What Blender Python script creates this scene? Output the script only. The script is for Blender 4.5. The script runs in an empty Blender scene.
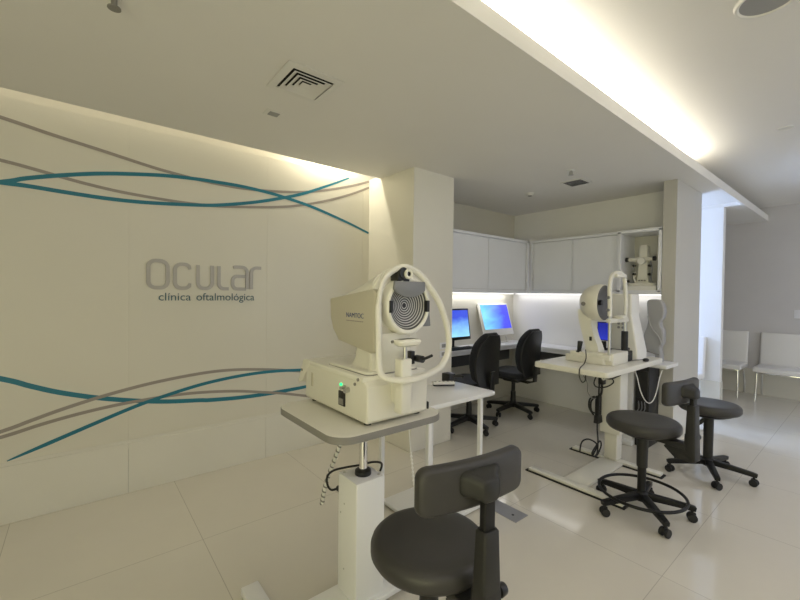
import bpy, bmesh, math, random
from mathutils import Vector, Matrix, Euler
random.seed(7)
PI = math.pi
S = bpy.context.scene
COL = S.collection

# ------------------------------------------------------------------ materials
def mat(name, col, rough=0.5, metal=0.0, spec=0.5, coat=0.0, noise=0.0, nscale=40, bump=0.0, bscale=300, emit=None, estr=0.0, sheen=0.0, trans=0.0, alpha=1.0):
    m = bpy.data.materials.new(name); m.use_nodes = True
    nt = m.node_tree; b = nt.nodes['Principled BSDF']
    b.inputs['Base Color'].default_value = (*col, 1)
    b.inputs['Roughness'].default_value = rough
    b.inputs['Metallic'].default_value = metal
    b.inputs['Specular IOR Level'].default_value = spec
    b.inputs['Coat Weight'].default_value = coat
    b.inputs['Sheen Weight'].default_value = sheen
    b.inputs['Transmission Weight'].default_value = trans
    b.inputs['Alpha'].default_value = alpha
    tc = nt.nodes.new('ShaderNodeTexCoord')
    if noise > 0:
        n = nt.nodes.new('ShaderNodeTexNoise'); n.inputs['Scale'].default_value = nscale; n.inputs['Detail'].default_value = 3
        r = nt.nodes.new('ShaderNodeValToRGB')
        r.color_ramp.elements[0].position = .3; r.color_ramp.elements[1].position = .7
        r.color_ramp.elements[0].color = (*[c * (1 - noise) for c in col], 1)
        r.color_ramp.elements[1].color = (*[min(1, c * (1 + noise)) for c in col], 1)
        nt.links.new(tc.outputs['Object'], n.inputs['Vector'])
        nt.links.new(n.outputs['Fac'], r.inputs['Fac']); nt.links.new(r.outputs['Color'], b.inputs['Base Color'])
    if bump > 0:
        n2 = nt.nodes.new('ShaderNodeTexNoise'); n2.inputs['Scale'].default_value = bscale; n2.inputs['Detail'].default_value = 2
        bp = nt.nodes.new('ShaderNodeBump'); bp.inputs['Strength'].default_value = bump; bp.inputs['Distance'].default_value = .001
        nt.links.new(tc.outputs['Object'], n2.inputs['Vector'])
        nt.links.new(n2.outputs['Fac'], bp.inputs['Height']); nt.links.new(bp.outputs['Normal'], b.inputs['Normal'])
    if emit:
        b.inputs['Emission Color'].default_value = (*emit, 1); b.inputs['Emission Strength'].default_value = estr
    return m

M = {}
M['wall'] = mat('wall_paint', (.80, .775, .70), .42, noise=.012, nscale=2, bump=.05, bscale=120)
M['panel'] = mat('wall_panel', (.68, .655, .575), .28, noise=.015, nscale=1.5)
M['white_wall'] = mat('white_wall', (.80, .79, .77), .5, noise=.01, nscale=2)
M['grey_wall'] = mat('grey_wall', (.62, .605, .615), .55, noise=.02, nscale=3, bump=.05)
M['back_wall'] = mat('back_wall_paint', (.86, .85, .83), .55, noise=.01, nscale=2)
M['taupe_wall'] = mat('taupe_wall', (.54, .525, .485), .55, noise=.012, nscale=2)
M['ceil'] = mat('ceiling_paint', (.78, .765, .735), .7, noise=.01, nscale=2)
M['tile_base'] = mat('porcelain_skirting', (.72, .70, .635), .14, coat=.2, noise=.015, nscale=3)
M['laminate'] = mat('white_laminate', (.83, .84, .885), .32, noise=.01, nscale=4)
M['white_metal'] = mat('white_metal', (.82, .82, .82), .3)
M['table_lam'] = mat('cream_laminate', (.76, .74, .665), .3, noise=.01, nscale=8)
M['edge_grey'] = mat('grey_edge', (.24, .23, .215), .4)
M['ivory'] = mat('ivory_plastic', (.765, .745, .665), .34, bump=.04, bscale=500)
M['ivory_light'] = mat('ivory_light_plastic', (.82, .805, .725), .3)
M['ivory_dark'] = mat('ivory_panel_plastic', (.54, .505, .41), .38)
M['device_white'] = mat('white_plastic', (.83, .82, .78), .3)
M['black'] = mat('black_plastic', (.014, .014, .014), .35)
M['black_matte'] = mat('black_matte', (.012, .012, .013), .6)
M['fabric'] = mat('black_fabric', (.013, .014, .017), .92, sheen=.15, noise=.3, nscale=250, bump=.4, bscale=600)
M['vinyl'] = mat('black_vinyl', (.038, .036, .034), .42, bump=.12, bscale=500)
M['vinyl_side'] = mat('charcoal_plastic', (.024, .0235, .022), .45, spec=.35, bump=.08, bscale=600)
M['steel_black'] = mat('black_steel', (.010, .010, .010), .42, spec=.3)
M['chrome'] = mat('chrome', (.82, .82, .82), .08, metal=1)
M['steel'] = mat('brushed_steel', (.55, .55, .54), .35, metal=1)
M['floor_plate'] = mat('floor_plate_metal', (.36, .36, .36), .35, metal=.7)
M['grey_plastic'] = mat('grey_plastic', (.22, .225, .235), .4)
M['shade_grey'] = mat('shade_grey', (.065, .065, .065), .6)  # dark grey standing in for the shade under the worktop
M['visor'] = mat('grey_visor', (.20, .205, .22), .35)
M['grey_disc'] = mat('dark_grey_disc', (.105, .105, .11), .35)
M['cover'] = mat('grey_cover', (.34, .34, .352), .35, coat=.2)
M['teal'] = mat('teal_vinyl', (.014, .175, .255), .4)
M['stripe_grey'] = mat('grey_vinyl', (.31, .275, .25), .42)
M['sign'] = mat('sign_brushed_metal', (.43, .41, .385), .4, metal=.25)
M['sign_text'] = mat('sign_dark_teal', (.05, .11, .14), .4)
M['logo_blue'] = mat('logo_blue_grey', (.07, .09, .22), .5)
M['led_green'] = mat('green_led', (.05, .6, .3), .3, emit=(.02, 1, .28), estr=1.6)
M['led_white'] = mat('led_strip_glow', (.9, .9, .9), .3, emit=(1, .98, .93), estr=1.3)
M['upholstery'] = mat('white_leatherette', (.80, .79, .78), .42, bump=.08, bscale=400)
M['dark_hole'] = mat('dark_recess', (.015, .015, .015), .8)
M['grey_light'] = mat('lamp_grey', (.32, .32, .32), .5)
M['vent'] = mat('vent_white', (.74, .73, .70), .4)
M['glass'] = mat('window_glass', (.9, .95, 1), .05, trans=1.0)
M['switch'] = mat('switch_white', (.82, .82, .86), .3)

def floor_mat():
    m = bpy.data.materials.new('porcelain_floor'); m.use_nodes = True
    nt = m.node_tree; b = nt.nodes['Principled BSDF']; L = nt.links
    tc = nt.nodes.new('ShaderNodeTexCoord')
    mp = nt.nodes.new('ShaderNodeMapping'); mp.inputs['Location'].default_value = (.657, -3.08, 0)
    br = nt.nodes.new('ShaderNodeTexBrick'); br.offset = 0; br.squash = 1
    br.inputs['Scale'].default_value = 1; br.inputs['Brick Width'].default_value = .85; br.inputs['Row Height'].default_value = .85
    br.inputs['Mortar Size'].default_value = .0019; br.inputs['Mortar Smooth'].default_value = .3
    br.inputs['Color1'].default_value = (.70, .665, .585, 1); br.inputs['Color2'].default_value = (.685, .65, .572, 1)
    br.inputs['Mortar'].default_value = (.47, .44, .38, 1)
    L.new(tc.outputs['Object'], mp.inputs['Vector']); L.new(mp.outputs['Vector'], br.inputs['Vector'])
    n = nt.nodes.new('ShaderNodeTexNoise'); n.inputs['Scale'].default_value = 3; n.inputs['Detail'].default_value = 5
    L.new(tc.outputs['Object'], n.inputs['Vector'])
    mx = nt.nodes.new('ShaderNodeMix'); mx.data_type = 'RGBA'; mx.blend_type = 'MULTIPLY'; mx.inputs['Factor'].default_value = .12
    rr = nt.nodes.new('ShaderNodeValToRGB'); rr.color_ramp.elements[0].position = .35; rr.color_ramp.elements[1].position = .65
    rr.color_ramp.elements[0].color = (.8, .8, .8, 1)
    L.new(n.outputs['Fac'], rr.inputs['Fac']); L.new(br.outputs['Color'], mx.inputs['A']); L.new(rr.outputs['Color'], mx.inputs['B'])
    L.new(mx.outputs['Result'], b.inputs['Base Color'])
    b.inputs['Roughness'].default_value = .095; b.inputs['Specular IOR Level'].default_value = .55
    bp = nt.nodes.new('ShaderNodeBump'); bp.inputs['Strength'].default_value = .3; bp.inputs['Distance'].default_value = .001; bp.invert = True
    L.new(br.outputs['Fac'], bp.inputs['Height']); L.new(bp.outputs['Normal'], b.inputs['Normal'])
    return m
M['floor'] = floor_mat()

def screen_mat(name, c1, c2, axis, strength):
    m = bpy.data.materials.new(name); m.use_nodes = True
    nt = m.node_tree; b = nt.nodes['Principled BSDF']; L = nt.links
    tc = nt.nodes.new('ShaderNodeTexCoord'); sp = nt.nodes.new('ShaderNodeSeparateXYZ')
    L.new(tc.outputs['Generated'], sp.inputs[0])
    n = nt.nodes.new('ShaderNodeTexNoise'); n.inputs['Scale'].default_value = 2.2; n.inputs['Distortion'].default_value = .8
    L.new(tc.outputs['Generated'], n.inputs['Vector'])
    ad = nt.nodes.new('ShaderNodeMath'); ad.operation = 'MULTIPLY_ADD'; ad.inputs[1].default_value = .45
    L.new(n.outputs['Fac'], ad.inputs[0]); L.new(sp.outputs[axis], ad.inputs[2])
    r = nt.nodes.new('ShaderNodeValToRGB'); r.color_ramp.elements[0].position = .25; r.color_ramp.elements[1].position = 1.1
    r.color_ramp.elements[0].color = (*c1, 1); r.color_ramp.elements[1].color = (*c2, 1)
    L.new(ad.outputs[0], r.inputs['Fac']); L.new(r.outputs['Color'], b.inputs['Emission Color'])
    b.inputs['Base Color'].default_value = (.01, .01, .015, 1); b.inputs['Roughness'].default_value = .2
    b.inputs['Emission Strength'].default_value = strength
    return m
M['screen_blue'] = screen_mat('screen_blue', (.30, .68, .95), (.02, .06, .62), 2, 1.25)
M['screen_cyan'] = screen_mat('screen_cyan', (.20, .66, .95), (.06, .07, .80), 1, 1.25)
M['screen_deep'] = screen_mat('screen_deep_blue', (.03, .05, .62), (.01, .02, .35), 2, .8)

def rings_mat():
    m = bpy.data.materials.new('placido_rings'); m.use_nodes = True
    nt = m.node_tree; b = nt.nodes['Principled BSDF']; L = nt.links
    tc = nt.nodes.new('ShaderNodeTexCoord'); sp = nt.nodes.new('ShaderNodeSeparateXYZ')
    L.new(tc.outputs['Object'], sp.inputs[0])
    cb = nt.nodes.new('ShaderNodeCombineXYZ'); L.new(sp.outputs['Y'], cb.inputs['Y']); L.new(sp.outputs['Z'], cb.inputs['Z'])
    ln = nt.nodes.new('ShaderNodeVectorMath'); ln.operation = 'LENGTH'; L.new(cb.outputs[0], ln.inputs[0])
    mu = nt.nodes.new('ShaderNodeMath'); mu.operation = 'MULTIPLY'; mu.inputs[1].default_value = 2 * PI / .0102; L.new(ln.outputs['Value'], mu.inputs[0])
    si = nt.nodes.new('ShaderNodeMath'); si.operation = 'SINE'; L.new(mu.outputs[0], si.inputs[0])
    r = nt.nodes.new('ShaderNodeValToRGB'); r.color_ramp.elements[0].position = .25; r.color_ramp.elements[1].position = .6
    r.color_ramp.elements[0].color = (.07, .07, .075, 1); r.color_ramp.elements[1].color = (.55, .55, .54, 1)
    L.new(si.outputs[0], r.inputs['Fac']); L.new(r.outputs['Color'], b.inputs['Base Color'])
    b.inputs['Roughness'].default_value = .3
    return m
M['rings'] = rings_mat()

# ------------------------------------------------------------------ mesh builder
def catmull(pts, n=8, closed=False):
    P = [Vector(p) for p in pts]; out = []
    N = len(P); segs = N if closed else N - 1
    for i in range(segs):
        if closed: p0, p1, p2, p3 = P[(i - 1) % N], P[i], P[(i + 1) % N], P[(i + 2) % N]
        else: p0, p1, p2, p3 = P[max(i - 1, 0)], P[i], P[i + 1], P[min(i + 2, N - 1)]
        for k in range(n):
            t = k / n
            out.append(.5 * ((2 * p1) + (-p0 + p2) * t + (2 * p0 - 5 * p1 + 4 * p2 - p3) * t * t + (-p0 + 3 * p1 - 3 * p2 + p3) * t ** 3))
    if not closed: out.append(P[-1])
    return out

def rrect(x0, x1, y0, y1, r, n=8):
    pts = []
    for cx, cy, a0 in ((x1 - r, y1 - r, 0), (x0 + r, y1 - r, 90), (x0 + r, y0 + r, 180), (x1 - r, y0 + r, 270)):
        for k in range(n + 1):
            a = math.radians(a0 + 90 * k / n); pts.append((cx + r * math.cos(a), cy + r * math.sin(a)))
    return pts

class MB:
    def __init__(s): s.bm = bmesh.new()
    def _merge(s, b, mtx=None):
        if mtx is not None: b.transform(mtx)
        me = bpy.data.meshes.new('tmp'); b.to_mesh(me); b.free(); s.bm.from_mesh(me); bpy.data.meshes.remove(me)
        return s
    def _bev(s, b, bev, seg, ang=35):
        if bev > 0:
            es = [e for e in b.edges if len(e.link_faces) == 2 and e.calc_face_angle(0) > math.radians(ang)]
            bmesh.ops.bevel(b, geom=es, offset=bev, segments=seg, affect='EDGES', profile=.5, clamp_overlap=True)
    def box(s, x0, x1, y0, y1, z0, z1, bev=0, seg=2, mtx=None):
        b = bmesh.new(); bmesh.ops.create_cube(b, size=1)
        b.transform(Matrix.Translation(((x0 + x1) / 2, (y0 + y1) / 2, (z0 + z1) / 2)) @ Matrix.Diagonal((abs(x1 - x0), abs(y1 - y0), abs(z1 - z0), 1)))
        s._bev(b, bev, seg); return s._merge(b, mtx)
    def cyl(s, p0, p1, r0, r1=None, seg=24, bev=0):
        p0, p1 = Vector(p0), Vector(p1); r1 = r0 if r1 is None else r1
        b = bmesh.new(); d = p1 - p0
        bmesh.ops.create_cone(b, cap_ends=True, segments=seg, radius1=r0, radius2=r1, depth=d.length)
        s._bev(b, bev, 2, 60)
        q = d.to_track_quat('Z', 'Y').to_matrix().to_4x4()
        return s._merge(b, Matrix.Translation((p0 + p1) / 2) @ q)
    def ball(s, c, r, sx=1, sy=1, sz=1, seg=16):
        b = bmesh.new(); bmesh.ops.create_uvsphere(b, u_segments=seg, v_segments=seg // 2, radius=r)
        return s._merge(b, Matrix.Translation(c) @ Matrix.Diagonal((sx, sy, sz, 1)))
    def loft(s, sections, cap=True, closed_path=False):
        b = bmesh.new(); rows = [[b.verts.new(p) for p in sec] for sec in sections]
        n = len(rows[0]); R = len(rows)
        for i in range(R if closed_path else R - 1):
            A, B = rows[i], rows[(i + 1) % R]
            for k in range(n):
                b.faces.new((A[k], A[(k + 1) % n], B[(k + 1) % n], B[k]))
        if cap and not closed_path:
            c0, c1 = cap if isinstance(cap, tuple) else (True, True)
            if c0: b.faces.new(rows[0][::-1])
            if c1: b.faces.new(rows[-1])
        bmesh.ops.recalc_face_normals(b, faces=b.faces)
        return s._merge(b)
    def tube(s, pts, r, seg=10, closed=False, n=6, smooth=True, flat=1.0, taper=None):
        P = catmull(pts, n, closed) if smooth else [Vector(p) for p in pts]
        secs = []; N = len(P); up = None
        for i, p in enumerate(P):
            a = P[(i - 1) % N] if (closed or i > 0) else p; c = P[(i + 1) % N] if (closed or i < N - 1) else p
            t = (c - a).normalized()
            if up is None:
                up = Vector((0, 0, 1)) if abs(t.z) < .9 else Vector((1, 0, 0))
            u = (up - t * up.dot(t)).normalized(); v = t.cross(u); up = u
            rr = r if taper is None else r * (taper[0] + (taper[1] - taper[0]) * i / (N - 1))
            secs.append([p + u * rr * math.cos(2 * PI * k / seg) + v * rr * flat * math.sin(2 * PI * k / seg) for k in range(seg)])
        return s.loft(secs, True, closed)
    def bar(s, pts, w, h, bev=0.0):
        """rectangular bar swept along a polyline; w horizontal (or sideways), h vertical-ish"""
        P = [Vector(p) for p in pts]; secs = []; N = len(P)
        for i, p in enumerate(P):
            a = P[i - 1] if i > 0 else p; c = P[i + 1] if i < N - 1 else p
            t = (c - a).normalized(); side = t.cross(Vector((0, 0, 1)))
            side = side.normalized() if side.length > 1e-4 else Vector((0, 1, 0))
            u = side.cross(t).normalized()
            wi = w[i] if isinstance(w, (list, tuple)) else w; hi = h[i] if isinstance(h, (list, tuple)) else h
            secs.append([p + side * wi / 2 * sx + u * hi / 2 * sy for sx, sy in ((-1, -1), (1, -1), (1, 1), (-1, 1))])
        b = MB(); b.loft(secs); s._bev(b.bm, bev, 2); return s._merge(b.bm)
    def lathe(s, prof, origin=(0, 0, 0), axis='Z', seg=40):
        secs = []
        for r, z in prof:
            ring = []
            for k in range(seg):
                a = 2 * PI * k / seg; c, d = max(r, 1e-5) * math.cos(a), max(r, 1e-5) * math.sin(a)
                v = {'Z': (c, d, z), 'X': (z, c, d), 'Y': (d, z, c)}[axis]
                ring.append(Vector(v) + Vector(origin))
            secs.append(ring)
        s.loft(secs, (prof[0][0] < 1e-3, prof[-1][0] < 1e-3)); return s
    def prism(s, poly, plane, a0, a1, bev=0, seg=2):
        f = {'xy': lambda p, a: (p[0], p[1], a), 'xz': lambda p, a: (p[0], a, p[1]), 'yz': lambda p, a: (a, p[0], p[1])}[plane]
        b = bmesh.new(); A = [b.verts.new(f(p, a0)) for p in poly]; B = [b.verts.new(f(p, a1)) for p in poly]
        n = len(A); b.faces.new(A); b.faces.new(B[::-1])
        for k in range(n): b.faces.new((A[k], B[k], B[(k + 1) % n], A[(k + 1) % n]))
        bmesh.ops.recalc_face_normals(b, faces=b.faces); s._bev(b, bev, seg, 50); return s._merge(b)
    def xf(s, m): s.bm.transform(m); return s
    def build(s, name, m, parent=None, world=True, ang=38):
        bmesh.ops.remove_doubles(s.bm, verts=s.bm.verts, dist=1e-5)
        bmesh.ops.recalc_face_normals(s.bm, faces=s.bm.faces)
        me = bpy.data.meshes.new(name); s.bm.to_mesh(me); s.bm.free()
        me.materials.append(M[m] if isinstance(m, str) else m)
        me.shade_smooth(); me.set_sharp_from_angle(angle=math.radians(ang))
        o = bpy.data.objects.new(name, me); COL.objects.link(o)
        if parent is not None:
            o.parent = parent
            if world: me.transform(wmat(parent).inverted())
        else:
            c = sum((Vector(v) for v in o.bound_box), Vector()) / 8
            lo = min(v[2] for v in o.bound_box); c.z = lo
            me.transform(Matrix.Translation(-c)); o.location = c
        return o

def wmat(o):
    m = Matrix.Translation(o.location) @ o.rotation_euler.to_matrix().to_4x4()
    return wmat(o.parent) @ m if o.parent else m
def tag(o, label=None, cat=None, group=None, kind=None):
    if label: o['label'] = label
    if cat: o['category'] = cat
    if group: o['group'] = group
    if kind: o['kind'] = kind
    return o
def thing(name, label, cat, loc=(0, 0, 0), rz=0, group=None):
    o = bpy.data.objects.new(name, None); o.empty_display_size = .1; COL.objects.link(o)
    o.location = loc; o.rotation_euler = (0, 0, rz)
    return tag(o, label, cat, group)
def struct(mb, name, m, label=None):
    o = mb.build(name, m); o['kind'] = 'structure'
    if label: o['label'] = label
    return o
def dup(o, parent=None):
    c = o.copy(); COL.objects.link(c)
    if parent is not None: c.parent = parent
    for ch in list(o.children): dup(ch, c)
    return c
def text_bm(body, size, mtx, depth=.0015):
    cu = bpy.data.curves.new('t', 'FONT'); cu.body = body; cu.size = size; cu.extrude = depth; cu.align_x = 'LEFT'
    o = bpy.data.objects.new('t', cu); COL.objects.link(o)
    bpy.context.view_layer.update()
    me = bpy.data.meshes.new_from_object(o.evaluated_get(bpy.context.evaluated_depsgraph_get()))
    bpy.data.objects.remove(o); bpy.data.curves.remove(cu)
    mb = MB(); mb.bm.from_mesh(me); bpy.data.meshes.remove(me); mb.bm.transform(mtx); return mb
def text_width(mb):
    xs = [v.co.x for v in mb.bm.verts]; return min(xs), max(xs)

# ------------------------------------------------------------------ room shell
H, HH = 2.47, 2.67          # soffit height, raised ceiling height
XL = -3.22
o = struct(MB().box(-4.2, 2.75, -2.3, 7.65, -.06, 0), 'floor', 'floor')
# move floor mesh so that object coordinates equal world coordinates for the tile grid
o.data.transform(Matrix.Translation(o.location)); o.location = (0, 0, 0)

w = MB()
w.box(-3.36, -3.262, -2.3, 4.65, 0, 2.80)
ys = [-2.3, -1.635, -.69, .255, 1.20, 2.145, 2.225]
for a, b in zip(ys[:-1], ys[1:]): w.box(-3.262, XL, a + .0008, b - .0008, .3625, 2.492, .0006, 1)
w.box(-3.262, XL, 2.7, 4.65, 0, 2.47)
w.box(-3.262, XL - .0016, -2.3, 2.24, .3, 2.49)
struct(w, 'wall_left', 'panel')
b = MB()
for a, c in zip(ys[:-1], ys[1:]): b.box(-3.262, XL + .003, a + .0005, c - .0005, 0, .3385, .001, 1)
b.box(-3.262, XL + .0006, -2.3, 2.22, .3395, .3615)
struct(b, 'baseboard_left', 'tile_base')
struct(MB().box(-3.262, -2.55, 2.22, 2.72, 0, H + .02, .004, 1), 'wall_left_pillar', 'wall')
struct(MB().box(-3.36, -1.31, 4.65, 5.05, 0, H + .02), 'wall_back', 'back_wall')
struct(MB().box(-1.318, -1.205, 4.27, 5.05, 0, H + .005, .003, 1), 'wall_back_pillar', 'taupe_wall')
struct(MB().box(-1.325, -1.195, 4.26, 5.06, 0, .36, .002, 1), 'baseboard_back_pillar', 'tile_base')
struct(MB().box(-4.0, -1.213, 6.0, 6.10, 0, H + .01, .003, 1), 'wall_corridor', 'white_wall')
struct(MB().box(-3.9, -1.206, 5.992, 6.106, 0, .36, .002, 1), 'baseboard_corridor', 'tile_base')
struct(MB().box(-4.0, 2.75, 7.55, 7.65, 0, HH), 'wall_far', 'grey_wall')
struct(MB().box(-4.0, 2.65, 7.535, 7.555, 0, .36, .002, 1), 'baseboard_far', 'tile_base')
struct(MB().box(2.65, 2.75, -2.3, 7.65, 0, HH), 'wall_right', 'white_wall')
struct(MB().box(-3.36, 2.75, -2.4, -2.3, 0, 2.8), 'wall_behind', 'white_wall')
# soffit with its raised lip, the slot beside the left wall, and the raised ceiling
c = MB()
c.box(-3.03, -1.03, -2.3, 2.22, H, H + .03)
c.box(-4.0, -1.03, 2.2201, 5.06, H, H + .03)
c.box(-4.0, -1.03, 5.985, 7.55, H, H + .03)
c.box(-1.055, -1.03, 5.06, 5.985, H, H + .029)
c.box(-1.055, -1.03, -2.3, 7.55, H + .029, H + .082)
c.box(-4.05, -1.0545, 5.0, 6.04, H + .0405, H + .044)
c.box(-4.05, -1.0545, 5.03, 5.0595, H + .029, H + .041)
c.box(-4.05, -1.0545, 5.9855, 6.02, H + .029, H + .041)
struct(c, 'ceiling_soffit', 'ceil')
c = MB()
c.box(-1.36, 2.75, -2.3, 7.65, HH, HH + .08)
c.box(-1.40, -1.32, -2.3, 5.0, H + .03, HH + .01)
c.box(-1.40, -1.32, 5.0, 6.04, H + .0435, HH + .01)
c.box(-1.40, -1.32, 6.04, 7.65, H + .03, HH + .01)
c.box(-3.36, -2.86, -2.3, 2.24, 2.76, 2.80)
c.box(-2.90, -2.86, -2.3, 2.24, H + .03, 2.78)
struct(c, 'ceiling', 'ceil')
# corridor window at the far left end (daylight)
wf = MB()
for z0, z1 in ((.88, .94), (2.49, 2.55)): wf.box(-4.0, -3.93, 5.06, 5.99, z0, z1)
for y0, y1 in ((5.06, 5.11), (5.5, 5.55), (5.94, 5.99)): wf.box(-4.0, -3.93, y0, y1, .94, 2.49)
struct(wf, 'window_1', 'white_metal')
struct(MB().box(-4.0, -3.92, 5.05, 6.0, 0, .88), 'wall_corridor_end', 'white_wall')
struct(MB().box(-4.0, -3.36, 4.95, 5.05, 0, H + .02), 'wall_corridor_side', 'white_wall')
struct(MB().box(-4.1, -4.0, 6.1, 7.65, 0, H + .02), 'wall_waiting_end', 'grey_wall')


# ------------------------------------------------------------------ wall stripes
def ribbon(pts, width, off, taper0=1, taper1=1, thick=.0012):
    P = catmull([(XL + off, y, z) for y, z in pts], 5); secs = []; N = len(P)
    for i, p in enumerate(P):
        a, c = P[max(i - 1, 0)], P[min(i + 1, N - 1)]; t = (c - a).normalized(); nrm = Vector((0, -t.z, t.y))
        f = i / (N - 1); e = min(1, taper0 + (1 - taper0) * f * 6) * min(1, taper1 + (1 - taper1) * (1 - f) * 6)
        h = nrm * width / 2 * e; d = Vector((thick, 0, 0))
        secs.append([p - h, p + h, p + h + d, p - h + d])
    mb = MB(); mb.loft(secs); return mb
ST = [  # stripe points traced from image pixels and projected onto the left wall
 ('upper grey wall stripe, the topmost, dipping from upper left then rising to the pillar', 'stripe_grey', .021, .0002, 1, 1, [(-0.355,2.367),(-0.14,2.327),(0.102,2.288),(0.377,2.241),(0.53,2.222),(0.727,2.205),(0.981,2.2),(1.243,2.22),(1.511,2.26),(1.756,2.321),(2.023,2.408),(2.215,2.484)]),
 ('lower of the two grey stripes in the upper band, sagging below the teal lines', 'stripe_grey', .020, .0004, 1, 1, [(-0.356,2.121),(-0.23,2.102),(-0.095,2.078),(0.026,2.058),(0.208,2.037),(0.437,2.026),(0.627,2.024),(0.798,2.031),(0.982,2.051),(1.287,2.096),(1.512,2.147),(1.757,2.225),(2.024,2.332),(2.215,2.425)]),
 ('teal stripe in the upper band arching up then falling to the pillar', 'teal', .025, .0006, 1, .75, [(-0.356,1.995),(-0.251,2.036),(-0.095,2.085),(0.102,2.136),(0.319,2.175),(0.498,2.199),(0.693,2.212),(0.797,2.214),(0.981,2.216),(1.18,2.205),(1.352,2.186),(1.583,2.148),(1.784,2.1),(2.0,2.042),(2.215,1.976)]),
 ('teal stripe in the upper band sagging then rising to a point near the ceiling slot', 'teal', .025, .0008, 1, .55, [(-0.356,1.993),(-0.23,1.993),(-0.047,1.985),(0.154,1.981),(0.378,1.99),(0.694,2.022),(0.852,2.048),(1.08,2.102),(1.287,2.165),(1.511,2.245),(1.755,2.359),(1.983,2.474)]),
 ('broad teal stripe in the lower band sagging from left towards the big ivory instrument', 'teal', .030, .0002, 1, .8, [(-0.359,0.86),(-0.232,0.799),(-0.096,0.739),(0.102,0.673),(0.321,0.618),(0.502,0.585),(0.699,0.562),(0.769,0.552),(0.991,0.536),(1.234,0.532),(1.41,0.537),(1.569,0.544),(1.853,0.564)]),
 ('upper grey stripe of the lower band, rising over the broad teal line', 'stripe_grey', .022, .0004, 1, 1, [(-0.36,0.549),(-0.233,0.588),(-0.096,0.63),(0.102,0.68),(0.321,0.722),(0.502,0.746),(0.698,0.763),(0.839,0.767),(0.989,0.76),(1.149,0.743),(1.319,0.719),(1.597,0.669),(1.852,0.611)]),
 ('lower grey stripe of the lower band, arching low and ending behind the ivory instrument', 'stripe_grey', .021, .0006, 1, 1, [(-0.36,0.516),(-0.188,0.556),(0.0,0.59),(0.209,0.614),(0.44,0.625),(0.566,0.626),(0.699,0.62),(0.84,0.607),(0.99,0.587),(1.15,0.556),(1.321,0.521),(1.57,0.458),(1.855,0.385)]),
 ('teal stripe of the lower band climbing from a point at the skirting on the left', 'teal', .024, .0008, .2, 1, [(-0.332,0.371),(-0.277,0.39),(-0.143,0.436),(0.102,0.521),(0.321,0.593),(0.534,0.645),(0.699,0.678),(0.84,0.697),(0.99,0.71),(1.149,0.716),(1.319,0.712),(1.482,0.7),(1.852,0.672)]),
]
for lab, m, wd, off, t0, t1, pts in ST:
    y0, z0 = pts[0]; y1, z1 = pts[1]
    if t0 == 1:
        k = .45 / (y1 - y0)
        pts = [(y0 - .45, z0 - (z1 - z0) * k * .8)] + pts
    tag(ribbon(pts, wd, off, t0, t1).build('wall_stripe', m), lab, 'wall stripe', 'curved stripes on the left wall')

# ------------------------------------------------------------------ wall sign
sign = thing('wall_sign', 'brushed grey metal letters OCULAr mounted on the left wall', 'sign', (XL, .75, 1.39))
def stroke_letter(paths):
    mb = MB()
    for path, closed in paths:
        P = [Vector((XL + .006, y, z)) for y, z in path]
        N = len(P); secs = []; hw = .0125
        for i, p in enumerate(P):
            a = P[(i - 1) % N] if (closed or i) else p; c = P[(i + 1) % N] if (closed or i < N - 1) else p
            t1 = (p - a).normalized() if (p - a).length > 0 else (c - p).normalized(); t2 = (c - p).normalized() if (c - p).length > 0 else t1
            t = (t1 + t2).normalized(); n = Vector((0, -t.z, t.y))
            h = n * hw / max(.6, t.dot(t1)); d = Vector((.005, 0, 0))
            secs.append([p - h - d, p + h - d, p + h + d, p - h + d])
        mb.loft(secs, True, closed)
    return mb
def arc(cy, cz, r, a0, a1, n=8, rz=None):
    rz = rz or r
    return [(cy + r * math.cos(math.radians(a0 + (a1 - a0) * k / n)), cz + rz * math.sin(math.radians(a0 + (a1 - a0) * k / n))) for k in range(n + 1)]
zb, zt = 1.402, 1.575
def rr_loop(y0, y1, z0, z1, r):
    return arc(y1 - r, z1 - r, r, 0, 90) + arc(y0 + r, z1 - r, r, 90, 180) + arc(y0 + r, z0 + r, r, 180, 270) + arc(y1 - r, z0 + r, r, 270, 360)
LET = {
 'O': [(rr_loop(.367, .484, zb, 1.592, .045), True)],
 'c': [([(.634, zt - .022)] + arc(.590, zt - .04, .040, 25, 90) + arc(.572, zt - .042, .042, 90, 180) + arc(.572, zb + .042, .042, 180, 270) + arc(.590, zb + .04, .040, 270, 335) + [(.634, zb + .022)], False)],
 'u': [([(.680, zt)] + arc(.722, zb + .042, .042, 180, 270) + arc(.735, zb + .042, .042, 270, 360) + [(.777, zt)], False)],
 'l': [([(.826, zt)] + arc(.866, zb + .04, .04, 180, 270) + [(.898, zb)], False)],
 'a': [([(.932, zt - .004), (.950, zt)] + arc(.998, zt - .04, .04, 90, 0) + [(1.038, zb)], False), ([(1.030, zb + .1)] + arc(.965, zb + .062, .038, 90, 180) + arc(.965, zb + .038, .038, 180, 270) + [(1.030, zb)], False)],
 'r': [([(1.072, zb)] + arc(1.112, zt - .04, .04, 180, 90) + [(1.15, zt)], False)],
}
for ch, paths in LET.items(): stroke_letter(paths).build('letter', 'sign', sign)
RT = Matrix(((0, 0, 1, 0), (1, 0, 0, 0), (0, 1, 0, 0), (0, 0, 0, 1)))   # text x->Y, y->Z, facing +X
tg = thing('wall_tagline', 'small dark teal lettering clínica oftalmológica under the big metal letters', 'lettering', (XL, .76, 1.31))
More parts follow.
